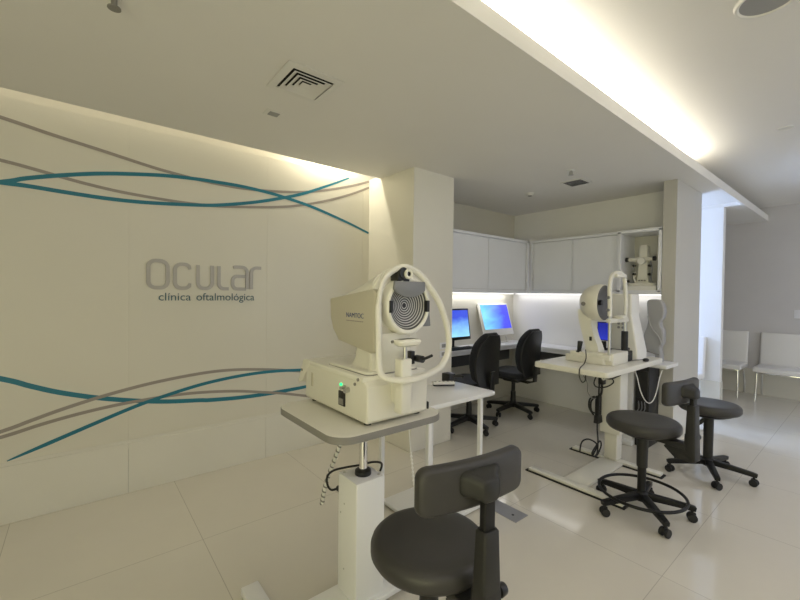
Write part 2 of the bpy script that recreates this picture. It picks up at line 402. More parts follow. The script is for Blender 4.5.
for word, ya, yb in (('clínica', .430, .635), ('oftalmológica', .672, 1.098)):
    tb = text_bm(word, .1, Matrix.Identity(4)); x0, x1 = text_width(tb)
    tb.xf(Matrix.Translation((XL + .0018, ya, 1.312)) @ RT @ Matrix.Diagonal(((yb - ya) / (x1 - x0), .80, 1, 1)) @ Matrix.Translation((-x0, 0, 0)))
    tb.build('word', 'sign_text', tg)

# ------------------------------------------------------------------ ceiling fittings
v = thing('ceiling_vent', 'large square white ceiling air diffuser with dark nested slots, above the logo wall', 'air vent', (-1.92, .91, H))
cx, cy = -1.92, .91
def sq_ring(h0, z0, h1, z1, t=.004):
    mb = MB()
    sec = []
    for (h, z) in ((h0, z0), (h1, z1)):
        sec.append([(cx - h, cy - h, z), (cx + h, cy - h, z), (cx + h, cy + h, z), (cx - h, cy + h, z)])
    b = MB(); bm = b.bm
    rows = [[bm.verts.new(p) for p in s] for s in sec]
    for k in range(4): bm.faces.new((rows[0][k], rows[0][(k + 1) % 4], rows[1][(k + 1) % 4], rows[1][k]))
    rows2 = [[bm.verts.new((p[0], p[1], p[2] + t)) for p in s] for s in sec]
    for k in range(4): bm.faces.new((rows2[0][k], rows2[1][k], rows2[1][(k + 1) % 4], rows2[0][(k + 1) % 4]))
    for r in (0, 1):
        for k in range(4): bm.faces.new((rows[r][k], rows2[r][k], rows2[r][(k + 1) % 4], rows[r][(k + 1) % 4]))
    return b
sq_ring(.15, H - .006, .112, H - .010).build('frame', 'vent', v)
MB().box(cx - .113, cx + .113, cy - .113, cy + .113, H - .0025, H - .0005).build('duct', 'dark_hole', v)
for k, h in enumerate((.100, .073, .047)):
    sq_ring(h, H - .016, h - .02, H - .006).build('blade', 'vent', v)
MB().box(cx - .024, cx + .024, cy - .024, cy + .024, H - .016, H - .012).build('centre_plate', 'vent', v)
v2 = thing('ceiling_vent', 'flat ceiling air vent beside the sprinkler, above the desks', 'air vent', (-1.87, 3.69, H))
MB().box(-1.98, -1.76, 3.59, 3.79, H - .008, H, .003, 1).build('frame', 'vent', v2)
for k in range(6):
    y = 3.615 + .03 * k
    MB().box(-1.955, -1.785, y - .012, y + .006, H - .0095, H - .0075).build('slot', 'dark_hole', v2)
sp = thing('ceiling_sprinkler', 'small chrome fire sprinkler hanging from the soffit above the desks', 'sprinkler', (-1.72, 3.3, H))
MB().cyl((-1.72, 3.3, H - .008), (-1.72, 3.3, H), .03).build('escutcheon', 'white_metal', sp)
MB().cyl((-1.72, 3.3, H - .04), (-1.72, 3.3, H - .008), .008).build('nozzle', 'steel', sp)
d_ = MB().cyl((-1.72, 3.3, H - .045), (-1.72, 3.3, H - .041), .021)
for s_ in (-1, 1): d_.cyl((-1.72 + .012 * s_, 3.3, H - .042), (-1.72 + .012 * s_, 3.3, H - .012), .003, seg=8)
d_.build('deflector', 'steel', sp)
sp2 = thing('ceiling_sprinkler', 'dark sprinkler head at the top left edge of the ceiling', 'sprinkler', (-1.83, .10, H))
MB().cyl((-1.83, .10, H - .006), (-1.83, .10, H), .024).build('escutcheon', 'vent', sp2)
MB().cyl((-1.83, .10, H - .035), (-1.83, .10, H - .006), .010).build('nozzle', 'edge_grey', sp2)
MB().cyl((-1.83, .10, H - .04), (-1.83, .10, H - .036), .022).build('deflector', 'edge_grey', sp2)
sd = thing('smoke_detector', 'flat white round smoke detector on the soffit near the cabinets', 'smoke detector', (-2.39, 3.72, H))
MB().lathe([(0, H - .03), (.035, H - .028), (.045, H - .012), (.05, H)], (-2.39, 3.72, 0)).build('housing', 'vent', sd)
MB().cyl((-2.39, 3.72, H - .033), (-2.39, 3.72, H - .029), .02).build('sensor', 'edge_grey', sd)
sn = thing('ceiling_sensor', 'small grey rectangular plate in the ceiling below the large diffuser', 'sensor', (-2.36, .91, H))
MB().box(-2.40, -2.32, .86, .96, H - .005, H, .002, 1).build('plate', 'vent', sn)
MB().box(-2.385, -2.335, .885, .945, H - .009, H - .004, .001, 1).build('insert', 'grey_light', sn)
dl = thing('downlight', 'large round recessed downlight with grey inside at the top right', 'downlight', (-.335, 2.30, HH))
MB().lathe([(.094, HH - .006), (.100, HH - .012), (.108, HH - .012), (.114, HH), (.094, HH), (.094, HH - .006)], (-.335, 2.30, 0), seg=48).build('trim_ring', 'vent', dl)
MB().cyl((-.335, 2.30, HH - .006), (-.335, 2.30, HH - .002), .096, seg=48).build('diffuser', 'grey_light', dl)
dl2 = thing('downlight', 'small round ceiling ring on the raised ceiling at far right', 'downlight', (-.485, 4.137, HH))
MB().lathe([(.036, HH - .006), (.044, HH - .006), (.047, HH), (.036, HH), (.036, HH - .006)], (-.485, 4.137, 0), seg=32).build('trim_ring', 'vent', dl2)
MB().cyl((-.485, 4.137, HH - .003), (-.485, 4.137, HH - .001), .037).build('lens', 'vent', dl2)

# ------------------------------------------------------------------ upper cabinets
CZ0, CZ1 = 1.405, 2.045
cab = thing('wall_cabinet', 'long white wall cabinet with two flush doors on the left run, beside the pillar', 'cabinet', (-2.98, 3.5, CZ0))
k_ = MB(); k_.box(-3.215, -2.75, 2.73, 4.30, CZ0, CZ0 + .038, .002, 1); k_.box(-3.215, -2.745, 2.73, 4.28, CZ1 - .028, CZ1, .002, 1)
k_.box(-3.215, -2.775, 2.73, 4.30, CZ0 + .03, CZ1 - .02); k_.box(-2.80, -2.745, 4.24, 4.285, CZ0, CZ1, .002, 1)
k_.build('body', 'laminate', cab)
for y0, y1 in ((2.735, 3.505), (3.512, 4.225)):
    MB().box(-2.775, -2.758, y0, y1, CZ0 + .04, CZ1 - .04, .002, 1).build('door', 'laminate', cab)
MB().box(-2.80, -2.757, 2.735, 4.235, CZ0 + .0362, CZ0 + .0398).build('shadow_gap', 'edge_grey', cab)
cab2 = thing('wall_cabinet', 'white wall cabinet with two flush doors across the back wall', 'cabinet', (-2.2, 4.47, CZ0))
k_ = MB(); k_.box(-2.745, -1.715, 4.30, 4.645, CZ0, CZ0 + .038, .002, 1); k_.box(-2.745, -1.715, 4.295, 4.645, CZ1 - .028, CZ1, .002, 1)
k_.box(-2.745, -1.715, 4.325, 4.645, CZ0 + .03, CZ1 - .02); k_.box(-2.74, -2.715, 4.30, 4.36, CZ0 + .03, CZ1 - .02, .002, 1)
k_.build('body', 'laminate', cab2)
for x0_, x1_ in ((-2.695, -2.222), (-2.200, -1.725)):
    MB().box(x0_, x1_, 4.308, 4.326, CZ0 + .04, CZ1 - .034, .002, 1).build('door', 'laminate', cab2)
cab3 = thing('open_shelf_unit', 'open square white cubby at the right end of the wall cabinets', 'shelf unit', (-1.53, 4.47, CZ0))
k_ = MB(); k_.box(-1.713, -1.322, 4.265, 4.645, CZ0, CZ0 + .038, .002, 1); k_.box(-1.713, -1.322, 4.265, 4.645, CZ1 - .03, CZ1, .002, 1)
k_.box(-1.713, -1.685, 4.265, 4.645, CZ0 + .02, CZ1 - .01, .002, 1); k_.box(-1.350, -1.322, 4.265, 4.645, CZ0 + .02, CZ1 - .01, .002, 1)
k_.build('frame', 'laminate', cab3)
MB().box(-1.69, -1.34, 4.628, 4.645, CZ0 + .03, CZ1 - .02).build('back_panel', 'table_lam', cab3)
# white box and slit lamp in the cubby
tag(MB().box(-1.665, -1.375, 4.31, 4.60, CZ0 + .036, CZ0 + .083, .003, 1).build('storage_box', 'device_white'), 'flat white box under the microscope in the open cubby', 'box')
zb0 = CZ0 + .083
sl = thing('slit_lamp_microscope', 'ivory slit lamp microscope with black knobs standing in the open cubby', 'microscope', (-1.53, 4.45, zb0))
MB().prism(rrect(-1.655, -1.405, 4.36, 4.54, .03), 'xy', zb0, zb0 + .03, .006).build('base', 'ivory_light', sl)
MB().loft([rr for rr in [[(x, y, z) for x, y in rrect(-1.53 - w_, -1.53 + w_, 4.45 - d_, 4.45 + d_, .012, 4)] for z, w_, d_ in ((zb0 + .03, .06, .05), (zb0 + .10, .048, .045), (zb0 + .25, .043, .04), (zb0 + .40, .036, .035), (zb0 + .415, .028, .028))]]).build('column', 'ivory_light', sl)
MB().cyl((-1.66, 4.40, zb0 + .27), (-1.44, 4.42, zb0 + .27), .022).build('microscope_arm', 'ivory', sl)
MB().cyl((-1.53, 4.36, zb0 + .25), (-1.53, 4.42, zb0 + .25), .034).build('objective', 'device_white', sl)
for x in (-1.668, -1.42): MB().cyl((x - .008, 4.38, zb0 + .27), (x + .015, 4.38, zb0 + .27), .023).build('eyepiece', 'black', sl)
for x, z in ((-1.595, .205), (-1.455, .2), (-1.595, .12), (-1.455, .115), (-1.655, .028 + .02)):
    MB().cyl((x, 4.36, zb0 + z), (x, 4.395, zb0 + z), .013).build('knob', 'black', sl)
MB().tube([(-1.455, 4.40, zb0 + .25), (-1.44, 4.39, zb0 + .16), (-1.445, 4.39, zb0 + .06), (-1.42, 4.4, zb0 + .03)], .007).build('lamp_arm', 'grey_plastic', sl)
MB().tube([(-1.595, 4.40, zb0 + .14), (-1.60, 4.39, zb0 + .08), (-1.585, 4.4, zb0 + .03)], .009).build('support_arm', 'ivory', sl)
for x in (-1.555, -1.53, -1.505): MB().box(x - .008, x + .008, 4.392, 4.404, zb0 + .05, zb0 + .062).build('button', 'edge_grey', sl)

# LED strips beneath cabinets
tag(MB().box(-3.205, -3.175, 2.75, 4.60, CZ0 - .012, CZ0 - .001).build('shelf_strip_light', 'led_white'), 'glowing white strip light under the left run of cabinets', 'strip light', 'strip lights under the cabinets')
tag(MB().box(-3.15, -1.36, 4.605, 4.635, CZ0 - .012, CZ0 - .001).build('shelf_strip_light', 'led_white'), 'glowing white strip light under the back cabinets', 'strip light', 'strip lights under the cabinets')

# ------------------------------------------------------------------ worktop
wt = thing('worktop', 'white L shaped wall worktop running below the cabinets', 'worktop', (-3.0, 3.6, .70))
MB().prism([(-3.218, 2.725), (-2.93, 2.725), (-2.93, 4.32), (-1.34, 4.32), (-1.34, 4.648), (-3.218, 4.648)], 'xy', .735, .762, .002, 1).build('top', 'laminate', wt)
MB().prism([(-3.2, 2.73), (-2.945, 2.73), (-2.945, 4.335), (-1.36, 4.335), (-1.36, 4.36), (-2.97, 4.36), (-2.97, 2.76), (-3.2, 2.76)], 'xy', .70, .736).build('apron', 'laminate', wt)
MB().box(-3.19, -3.02, 2.76, 4.30, .56, .70, .004).build('shade_box', 'shade_grey', wt)  # dark box added to deepen the shade below the left worktop
MB().box(-2.98, -1.36, 4.42, 4.60, .59, .735, .004).build('shade_box', 'shade_grey', wt)  # same added darkening under the back run
# monitors and keyboard
mo = thing('computer_monitor', 'black framed monitor with blue screen on the worktop next to the pillar', 'monitor', (-3.07, 3.28, .762))
TM = Matrix.Translation((-3.05, 3.28, 1.04)) @ Matrix.Rotation(math.radians(-8), 4, 'Y')
MB().box(-.035, 0, -.27, .27, -.18, .18, .008).xf(TM).build('bezel', 'black', mo)
MB().box(-.002, .0015, -.25, .25, -.145, .16).xf(TM).build('screen', 'screen_blue', mo)
MB().box(-.06, -.03, -.05, .05, -.28, 0, .005).xf(Matrix.Translation((-3.05, 3.28, 1.04))).build('stand_neck', 'black', mo)
MB().prism(rrect(-3.18, -3.0, 3.16, 3.40, .03), 'xy', .762, .777, .003).build('stand_foot', 'black', mo)
kb = thing('keyboard', 'black keyboard lying on the worktop below the black monitor', 'keyboard', (-2.98, 3.30, .762))
MB().box(-3.03, -2.935, 3.08, 3.52, .762, .778, .004).build('case', 'black', kb)
for r_ in range(3):
    k_ = MB()
    for c_ in range(14): k_.box(-3.02 + .027 * r_, -2.998 + .027 * r_, 3.09 + .0302 * c_, 3.115 + .0302 * c_, .777, .784, .002, 1)
    k_.build('key_row', 'black_matte', kb)
mw = thing('computer_monitor', 'white framed all-in-one computer with tilted bright blue screen against the desk wall', 'monitor', (-3.13, 4.13, .762))
TW = Matrix.Translation((-3.135, 4.165, 1.095)) @ Matrix.Rotation(math.radians(-17), 4, 'Y')
MB().box(-.03, 0, -.30, .30, -.235, .185, .008).xf(TW).build('bezel', 'device_white', mw)
MB().box(-.002, .0015, -.275, .275, -.155, .163).xf(TW).build('screen', 'screen_cyan', mw)
MB().tube([(-3.12, 3.97, .84), (-3.10, 3.97, .772), (-3.10, 4.36, .772), (-3.12, 4.36, .84)], .009, smooth=False).build('stand', 'device_white', mw)

# ------------------------------------------------------------------ casters, star bases
def caster(mb_parent, x, y, a, m='black_matte', r=.026):
    """twin wheel caster hanging under a leg end, local coordinates"""
    rot = Matrix.Translation((x, y, 0)) @ Matrix.Rotation(a, 4, 'Z')
    k = MB()
    for s_ in (-1, 1): k.cyl((0, s_ * .008, r), (0, s_ * .025, r), r, seg=20, bev=.004)
    k.box(-.016, .02, -.008, .008, r - .002, .056, .004); k.cyl((0, 0, .05), (0, 0, .075), .008, seg=12)
    return k.xf(rot)
def star_base(t, rad, angs, hub_r, hub_z, zhub, zend, w0, w1, h0, h1, m='steel_black'):
    for a in angs:
        a = math.radians(a); c, s_ = math.cos(a), math.sin(a)
        lg = MB().bar([(hub_r * .5 * c, hub_r * .5 * s_, zhub), (rad * .55 * c, rad * .55 * s_, zhub * .55 + zend * .45), (rad * c, rad * s_, zend), (rad * c * 1.07, rad * s_ * 1.07, zend - .004)], [w0, (w0 + w1) / 2, w1, w1], [h0, (h0 + h1) / 2, h1, h1 * .9], .004)
        lo = lg.build('leg', m, t, world=False)
        caster(None, rad * c, rad * s_, a + random.uniform(-1.2, 1.2)).build('caster', 'black_matte', lo, world=False)
    MB().lathe([(hub_r * .9, hub_z[0]), (hub_r, hub_z[0] + .01), (hub_r, hub_z[1] - .015), (hub_r * .7, hub_z[1])], seg=28).build('hub', m, t, world=False)

def stool(label, loc, rz, seat_z, cast, ring=False, back=None, lever=None, rseat=.21, slim=False):
    t = thing('stool', label, 'stool', (loc[0], loc[1], 0), rz, 'black round work stools')
    th = .072
    z1 = seat_z; z0 = seat_z - th
    prof = [(0, z0), (rseat - .03, z0), (rseat - .010, z0 + .008), (rseat, z0 + .024), (rseat, z1 - .026), (rseat - .004, z1 - .014), (rseat - .014, z1 - .004), (rseat - .03, z1 - .001), (rseat * .6, z1 - .004), (0, z1 - .007)]
    MB().lathe(prof, seg=64).build('seat', 'vinyl', t, world=False, ang=60)
    MB().lathe([(0, z0 - .042), (.05, z0 - .042), (.10, z0 - .035), (.15, z0 - .012), (.16, z0 + .002), (0, z0 + .002)], seg=40).build('seat_pan', 'steel_black', t, world=False)
    slv = .31 if not slim else seat_z - .14
    MB().cyl((0, 0, seat_z - slv), (0, 0, seat_z - .10), .031, .033, seg=28).build('column_sleeve', 'vinyl_side', t, world=False)
    MB().cyl((0, 0, .10), (0, 0, seat_z - slv + .01), .0245, seg=24).build('gas_column', 'steel_black', t, world=False)
    star_base(t, .27, [a - math.degrees(rz) for a in cast], .042, (.075, .135), .105, .083, .046, .034, .040, .030)
    if ring:
        MB().tube([(.243 * math.cos(2 * PI * k / 24), .243 * math.sin(2 * PI * k / 24), .125) for k in range(24)], .0095, 12, True, 3).build('foot_ring', 'steel_black', t, world=False)
    if lever is not None:
        k = MB().bar([(.02, 0, z0 - .045), (.055, .0, z0 - .095), (.085, 0, z0 - .115)], [.024, .040, .034], .018, .004)
        k.xf(Matrix.Rotation(math.radians(lever) - rz, 4, 'Z')).build('height_lever', 'vinyl_side', t, world=False)
    if back:
        pz, off, padyaw = back
        xo = off + .042                                            # line of the upright behind the pad
        k = MB().bar([(.05, 0, z0 - .022), (xo - .02, 0, z0 - .022)], .075, .03, .004)
        k.prism([(xo - .105, z0 - .012), (xo - .03, z0 - .010), (xo - .028, z0 + .06), (xo + .026, z0 + .06), (xo + .030, z0 - .095), (xo + .0, z0 - .105), (xo - .08, z0 - .100), (xo - .14, z0 - .05)], 'xz', -.034, .034, .006)
        k.build('back_bracket', 'vinyl_side', t, world=False)
        zs = seat_z + .155
        sl_ = MB().loft([[(x, y, z) for x, y in rrect(xo - a_, xo + a_, -b_, b_, .010, 4)] for z, a_, b_ in ((z0 - .07, .027, .036), (z0 + .04, .026, .035), (zs - .006, .022, .029), (zs, .018, .025))])
        sl_.build('upright_sleeve', 'vinyl_side', t, world=False)
        MB().loft([[(x, y, z) for x, y in rrect(xo - a_, xo + a_, -b_, b_, .006, 4)] for z, a_, b_ in ((zs - .01, .012, .021), (pz - .0, .012, .021))]).build('upright', 'steel_black', t, world=False)
        R0 = Matrix.Translation((off, 0, pz)) @ Matrix.Rotation(padyaw, 4, 'Z')
        MB().loft([[(x, y, z + dz) for y, z in rrect(-a_, a_, -b_, b_, min(a_, b_) * .62, 6)] for x, a_, b_, dz in ((.008, .074, .036, .012), (.018, .072, .036, .012), (.030, .058, .035, .010), (.045, .040, .033, .004), (.058, .034, .032, 0), (.064, .026, .026, 0))]).xf(R0).build('back_mount', 'vinyl_side', t, world=False, ang=60)
        # gently curved padded back
        secs = []
        n = 26
        for i in range(n + 1):
            u = math.sin(PI / 2 * (-1 + 2 * i / n)); y = u * .192
            e_ = max(0, (abs(u) - .83) / .17); hh = .068 - .030 + .030 * math.sqrt(max(0, 1 - e_ * e_))
            xx = -.022 * u * u; tt = .019 * (.45 + .55 * math.sqrt(max(0, 1 - e_ ** 3)))
            sec = []
            for p, q in rrect(-tt, tt, -hh, hh, tt * .75, 4): sec.append((xx + p - .006 * (q / .068) ** 2, y, q))
            secs.append(sec)
        MB().loft(secs).xf(R0).build('backrest', 'vinyl', t, world=False, ang=50)
        kn = MB().cyl((xo, .03, z0 + .03), (xo, .058, z0 + .03), .008, seg=12); kn.cyl((xo, .048, z0 + .03), (xo, .074, z0 + .03), .02, .017, seg=16, bev=.004)
        kn.build('tightening_knob', 'black', t, world=False)
    return t
stool('black round stool with padded backrest in the foreground, before the tall ivory instrument', (-.938, .906), math.radians(-6), .575, [-45, 27, 99, 171, -117], ring=False, back=(.843, .217, math.radians(-3)), rseat=.197)
stool('black round stool with backrest and a ring footrest, before the cream instrument table', (-.95, 2.80), math.radians(-9), .60, [-117, -45, 27, 99, 171], ring=True, back=(.822, .235, 0))
stool('black round stool with bare five legged base, farthest right beside the end pillar', (-.83, 3.80), 0, .565, [-138, -66, 6, 78, 150], ring=False, back=None, rseat=.2, lever=-150, slim=True)

# ------------------------------------------------------------------ task chairs
def task_chair(label):
    t = thing('task_chair', label, 'office chair', (0, 0, 0), 0, 'black task chairs at the worktop')
    MB().prism(rrect(-.21, .23, -.225, .225, .10, 8), 'xy', .435, .505, .022, 3).build('seat', 'fabric', t, world=False)
    MB().prism(rrect(-.19, .20, -.20, .20, .08, 6), 'xy', .415, .437, .004).build('seat_shell', 'black', t, world=False)
    secs = []; n = 18
    for i in range(n + 1):
        u = i / n; z = .50 + .50 * u
        wv = .155 + .065 * math.sin(PI * min(1, u * .85 + .12)); wv *= (1 - max(0, (u - .75) / .25) ** 2 * .42) ; wv *= 1 - max(0, (.12 - u) / .12) ** 2 * .25
        xx = -.225 - .035 * u + .03 * math.sin(PI * u); tt = .034 if 0 < i < n else .012
        secs.append([(xx + p - .03 * (q / .2) ** 2 * -1, q, z) for p, q in rrect(-tt, tt, -wv, wv, tt * .8, 5)])
    MB().loft(secs).build('backrest', 'fabric', t, world=False, ang=60)
    secs = []
    for i in range(n + 1):
        u = i / n; z = .47 + .51 * u
        wv = (.145 + .06 * math.sin(PI * min(1, u * .85 + .12))) * (1 - max(0, (u - .75) / .25) ** 2 * .42)
        xx = -.262 - .035 * u + .03 * math.sin(PI * u); tt = .010
        secs.append([(xx + p + .03 * (q / .2) ** 2, q, z) for p, q in rrect(-tt, tt, -wv, wv, tt * .8, 4)])
    MB().loft(secs).build('back_shell', 'black', t, world=False, ang=60)
    MB().bar([(-.02, 0, .395), (-.2, 0, .385), (-.275, 0, .41), (-.285, 0, .62)], .07, .02, .004).build('back_bar', 'black', t, world=False)
    MB().box(-.10, .10, -.07, .07, .37, .418, .01).build('mechanism', 'black', t, world=False)
    MB().cyl((-.05, -.1, .40), (-.05, -.22, .405), .006, seg=10).build('lever', 'chrome', t, world=False)
    MB().cyl((0, 0, .24), (0, 0, .38), .022).build('gas_column', 'black', t, world=False)
    MB().cyl((0, 0, .10), (0, 0, .25), .032, .028).build('column_cover', 'black', t, world=False)
    star_base(t, .29, [18 + 72 * k for k in range(5)], .05, (.07, .13), .10, .078, .055, .04, .045, .032, 'black')
    return t
tc1 = task_chair('black fabric task chair at the worktop, the one nearer the pillar')
tc1.location = (-2.70, 3.15, 0); tc1.rotation_euler = (0, 0, PI + math.radians(4))
tc2 = dup(tc1); tc2['label'] = 'black fabric task chair farther right, in the corner before the white framed screen'
tc2.location = (-2.72, 3.96, 0); tc2.rotation_euler = (0, 0, PI + math.radians(2))

# ------------------------------------------------------------------ foreground instrument table
TZ = .85
t1 = thing('instrument_table', 'cream height adjustable table with grey edge and chrome post, in the foreground', 'instrument table', (-1.50, 1.0, 0))
ax0, ax1, ay0, ay1 = -1.79, -1.215, .708, 1.275
MB().prism(rrect(ax0, ax1, ay0, ay1, .09, 10), 'xy', TZ - .028, TZ, .002, 1).build('edge_band', 'edge_grey', t1)
MB().prism(rrect(ax0 + .003, ax1 - .003, ay0 + .003, ay1 - .003, .087, 10), 'xy', TZ - .001, TZ + .0015).build('tabletop', 'table_lam', t1)
MB().box(-1.56, -1.35, .88, 1.09, TZ - .05, TZ - .028, .004).build('top_bracket', 'white_metal', t1)
MB().cyl((-1.455, .985, .55), (-1.455, .985, TZ - .04), .019, seg=32).build('post', 'chrome', t1)
MB().lathe([(.034, .566), (.037, .572), (.036, .588), (.026, .596), (.019, .598)], (-1.455, .985, 0)).build('collar', 'black', t1)
MB().prism(rrect(-1.535, -1.383, .905, 1.055, .006, 4), 'xy', .045, .57, .004).build('column', 'white_metal', t1)
for x, y in ((-1.515, .925), (-1.405, 1.035), (-1.515, 1.035)): MB().cyl((x, y, .569), (x, y, .573), .006, seg=12).build('screw', 'steel', t1)
for x, z in ((-1.51, .40), (-1.48, .45), (-1.48, .16)): MB().cyl((x, .903, z), (x, .906, z), .004, seg=10).build('screw', 'steel', t1)
bs = MB().box(-1.545, -1.36, .62, 1.36, .022, .05, .004); bs.build('base_plate', 'white_metal', t1)
for y0, y1 in ((.56, .64), (1.32, 1.40)): MB().box(-1.80, -1.12, y0, y1, .012, .046, .006).build('foot', 'white_metal', t1)
k_ = MB().box(-1.548, -1.533, .915, .955, .455, .495, .003); k_.cyl((-1.582, .93, .472), (-1.545, .935, .475), .012, .018, seg=14)
k_.build('power_socket', 'black', t1)
tag(MB().tube([(-1.58, .93, .472), (-1.588, .90, .470), (-1.597, .885, .494), (-1.608, .89, .528), (-1.612, .925, .545), (-1.59, .985, .552), (-1.555, 1.045, .560), (-1.51, 1.075, .580), (-1.46, 1.085, .592), (-1.435, 1.075, .588), (-1.42, 1.055, .577)], .0052, 8).build('power_cable', 'black'), 'black power cable looping from the plug on the foreground table column', 'cable')
# spiral wrapped cable under the table
sc = thing('spiral_cable', 'white and black spiral wrapped cable hanging below the left of the foreground table', 'cable', (-1.74, 1.0, 0))
core = [(-1.575, .962, TZ - .03), (-1.585, .957, .73), (-1.605, .950, .655), (-1.635, .938, .575), (-1.658, .922, .50), (-1.668, .906, .43), (-1.672, .898, .37)]
MB().tube(core, .0075, 8).build('core', 'device_white', sc)
cp = catmull(core, 34); hel = []
for i, p in enumerate(cp):
    a = i * .55; hel.append(p + Vector((math.cos(a) * .0085, math.sin(a) * .0085, 0)))
MB().tube(hel, .0036, 6, smooth=False).build('spiral_wrap', 'edge_grey', sc)

# ------------------------------------------------------------------ foreground topographer
td = thing('corneal_topographer', 'large ivory eye examination instrument with ringed bowl, on the foreground table', 'eye instrument', (-1.5, 1.03, TZ + .0015))
bz = TZ + .014
poly = [(-1.79, bz), (-1.268, bz), (-1.257, bz + .012), (-1.257, 1.012), (-1.285, 1.036), (-1.75, 1.034), (-1.795, 1.0), (-1.80, bz + .012)]
MB().prism(poly, 'xz', .868, 1.19, .010, 3).build('base', 'ivory', td)
for x in (-1.75, -1.30):
    for y in (.90, 1.16): MB().cyl((x, y, TZ + .0015), (x, y, bz + .003), .016, seg=14).build('rubber_foot', 'black', td)
MB().prism([(-1.75, 1.030), (-1.28, 1.026), (-1.28, 1.048), (-1.75, 1.052)], 'xz', .860, 1.197, .005).build('deck_lip', 'ivory_light', td)
MB().prism([(-1.80, .985), (-1.845, .935), (-1.895, .915), (-1.885, .945), (-1.835, 1.045), (-1.75, 1.053), (-1.75, 1.02)], 'xz', .872, 1.185, .005).build('rear_flap', 'ivory', td)
MB().prism(rrect(-1.62, -1.29, .89, 1.165, .03), 'xy', 1.050, 1.062, .003).build('carriage_plate', 'ivory_light', td)
MB().prism(rrect(-1.622, -1.288, .888, 1.167, .03), 'xy', 1.047, 1.0515).build('carriage_gap', 'edge_grey', td)
MB().loft([[(x, y, z) for x, y in rrect(a, b, 1.03 - h, 1.03 + h, .03, 5)] for z, a, b, h in ((1.060, -1.50, -1.285, .10), (1.09, -1.475, -1.285, .095), (1.14, -1.465, -1.285, .092), (1.215, -1.475, -1.285, .095))]).build('neck', 'ivory', td)
# head: lofted housing
secs = []
for x, z0, z1, h in ((-1.655, 1.235, 1.355, .082), (-1.64, 1.205, 1.365, .098), (-1.57, 1.188, 1.385, .108), (-1.45, 1.172, 1.42, .115), (-1.37, 1.17, 1.45, .118), (-1.312, 1.175, 1.470, .120)):
    r_ = min(h, (z1 - z0) / 2) * .55
    secs.append([(x, y, z) for y, z in rrect(1.045 - h, 1.045 + h, z0, z1, r_, 7)])
MB().loft(secs).build('head_housing', 'ivory', td, ang=50)
pn = [(-1.640, 1.355), (-1.635, 1.27), (-1.612, 1.215), (-1.585, 1.19), (-1.560, 1.165), (-1.305, 1.135), (-1.278, 1.145), (-1.276, 1.385), (-1.30, 1.398)]
MB().prism(pn, 'xz', .912, .945, .008, 3).build('side_panel', 'ivory_dark', td)
lg = text_bm('NAMTOC', .03, Matrix.Identity(4), .0004)
x0, x1 = text_width(lg)
RXZ = Matrix(((1, 0, 0, 0), (0, 0, -1, 0), (0, 1, 0, 0), (0, 0, 0, 1)))
lg.xf(Matrix.Translation((-1.49, .9113, 1.275)) @ RXZ @ Matrix.Diagonal((.135 / (x1 - x0), 1.0, 1, 1)) @ Matrix.Translation((-x0, 0, 0)))
lg.build('logo_lettering', 'logo_blue', td)
k_ = MB()
for i in range(10): k_.box(-1.49 + .0135 * i, -1.4795 + .0135 * i, .9108, .9118, 1.259, 1.263)
k_.build('small_print', 'stripe_grey', td)
# front shield and ringed bowl
FX, FY, FZ = -1.268, 1.078, 1.330
sh = [(.918, 1.055), (.914, 1.20), (.921, 1.36), (.936, 1.42), (.976, 1.466), (1.055, 1.494), (1.14, 1.468), (1.20, 1.41), (1.217, 1.34), (1.19, 1.25), (1.13, 1.205), (1.05, 1.195), (1.00, 1.18), (.99, 1.055)]
sh = [(p.x, p.z) for p in catmull([(y, 0, z) for y, z in sh[1:12]], 5)]
MB().prism([(.918, 1.055)] + sh + [(1.00, 1.18), (.995, 1.055)], 'yz', FX - .062, FX - .036, .006, 2).build('front_shield', 'ivory', td, ang=50)
def ell(a, b, n=56): return [(FY + a * math.cos(2 * PI * k / n), FZ + b * math.sin(2 * PI * k / n)) for k in range(n)]
ring_secs = []
for x, a, b in ((FX - .04, .119, .124), (FX + .004, .119, .124), (FX + .012, .115, .119), (FX + .014, .110, .112), (FX + .010, .103, .103), (FX - .004, .1015, .1015)):
    ring_secs.append([(x, y, z) for y, z in ell(a, b)])
MB().loft(ring_secs, False).build('bowl_rim', 'ivory_light', td, ang=50)
bw = MB().lathe([(.1025, .0), (.098, -.004), (.085, -.012), (.065, -.020), (.04, -.026), (.011, -.029), (.009, -.029)], axis='X', seg=64)
bo = bw.build('ring_bowl', 'rings', td, world=False)
bo.location = Vector((FX + .004, FY, FZ)) - Vector(td.location)
MB().cyl((FX - .032, FY, FZ), (FX - .0245, FY, FZ), .011).build('camera_port', 'black', td)
for s_ in (-1, 1): MB().box(FX - .002, FX + .020, FY + s_ * .102 - .008, FY + s_ * .102 + .008, FZ - .028, FZ + .022, .003).build('clip', 'black', td)
vis = [(.985, 1.432), (1.15, 1.432), (1.152, 1.395)]
vis += [(1.152 - .169 * k / 14, 1.395 - .030 * math.sin(PI * k / 14) ** .7) for k in range(1, 14)] + [(.981, 1.398)]
MB().prism(vis, 'yz', FX + .016, FX + .030, .004).build('visor', 'visor', td)
MB().lathe([(0, FX - .045), (.026, FX - .045), (.027, FX + .010), (.022, FX + .020), (0, FX + .020)], (0, 1.040, 1.466), 'X', 32).build('camera_hood', 'black', td)
MB().prism([(1.012, 1.432), (1.075, 1.432), (1.075, 1.462), (1.012, 1.462)], 'yz', FX - .04, FX + .014, .003).build('camera_mount', 'black', td)
MB().lathe([(.010, FX + .014), (.020, FX + .014), (.022, FX + .026), (.018, FX + .032), (.010, FX + .028)], (0, 1.060, 1.463), 'X', 32).build('lens_ring', 'ivory_light', td)
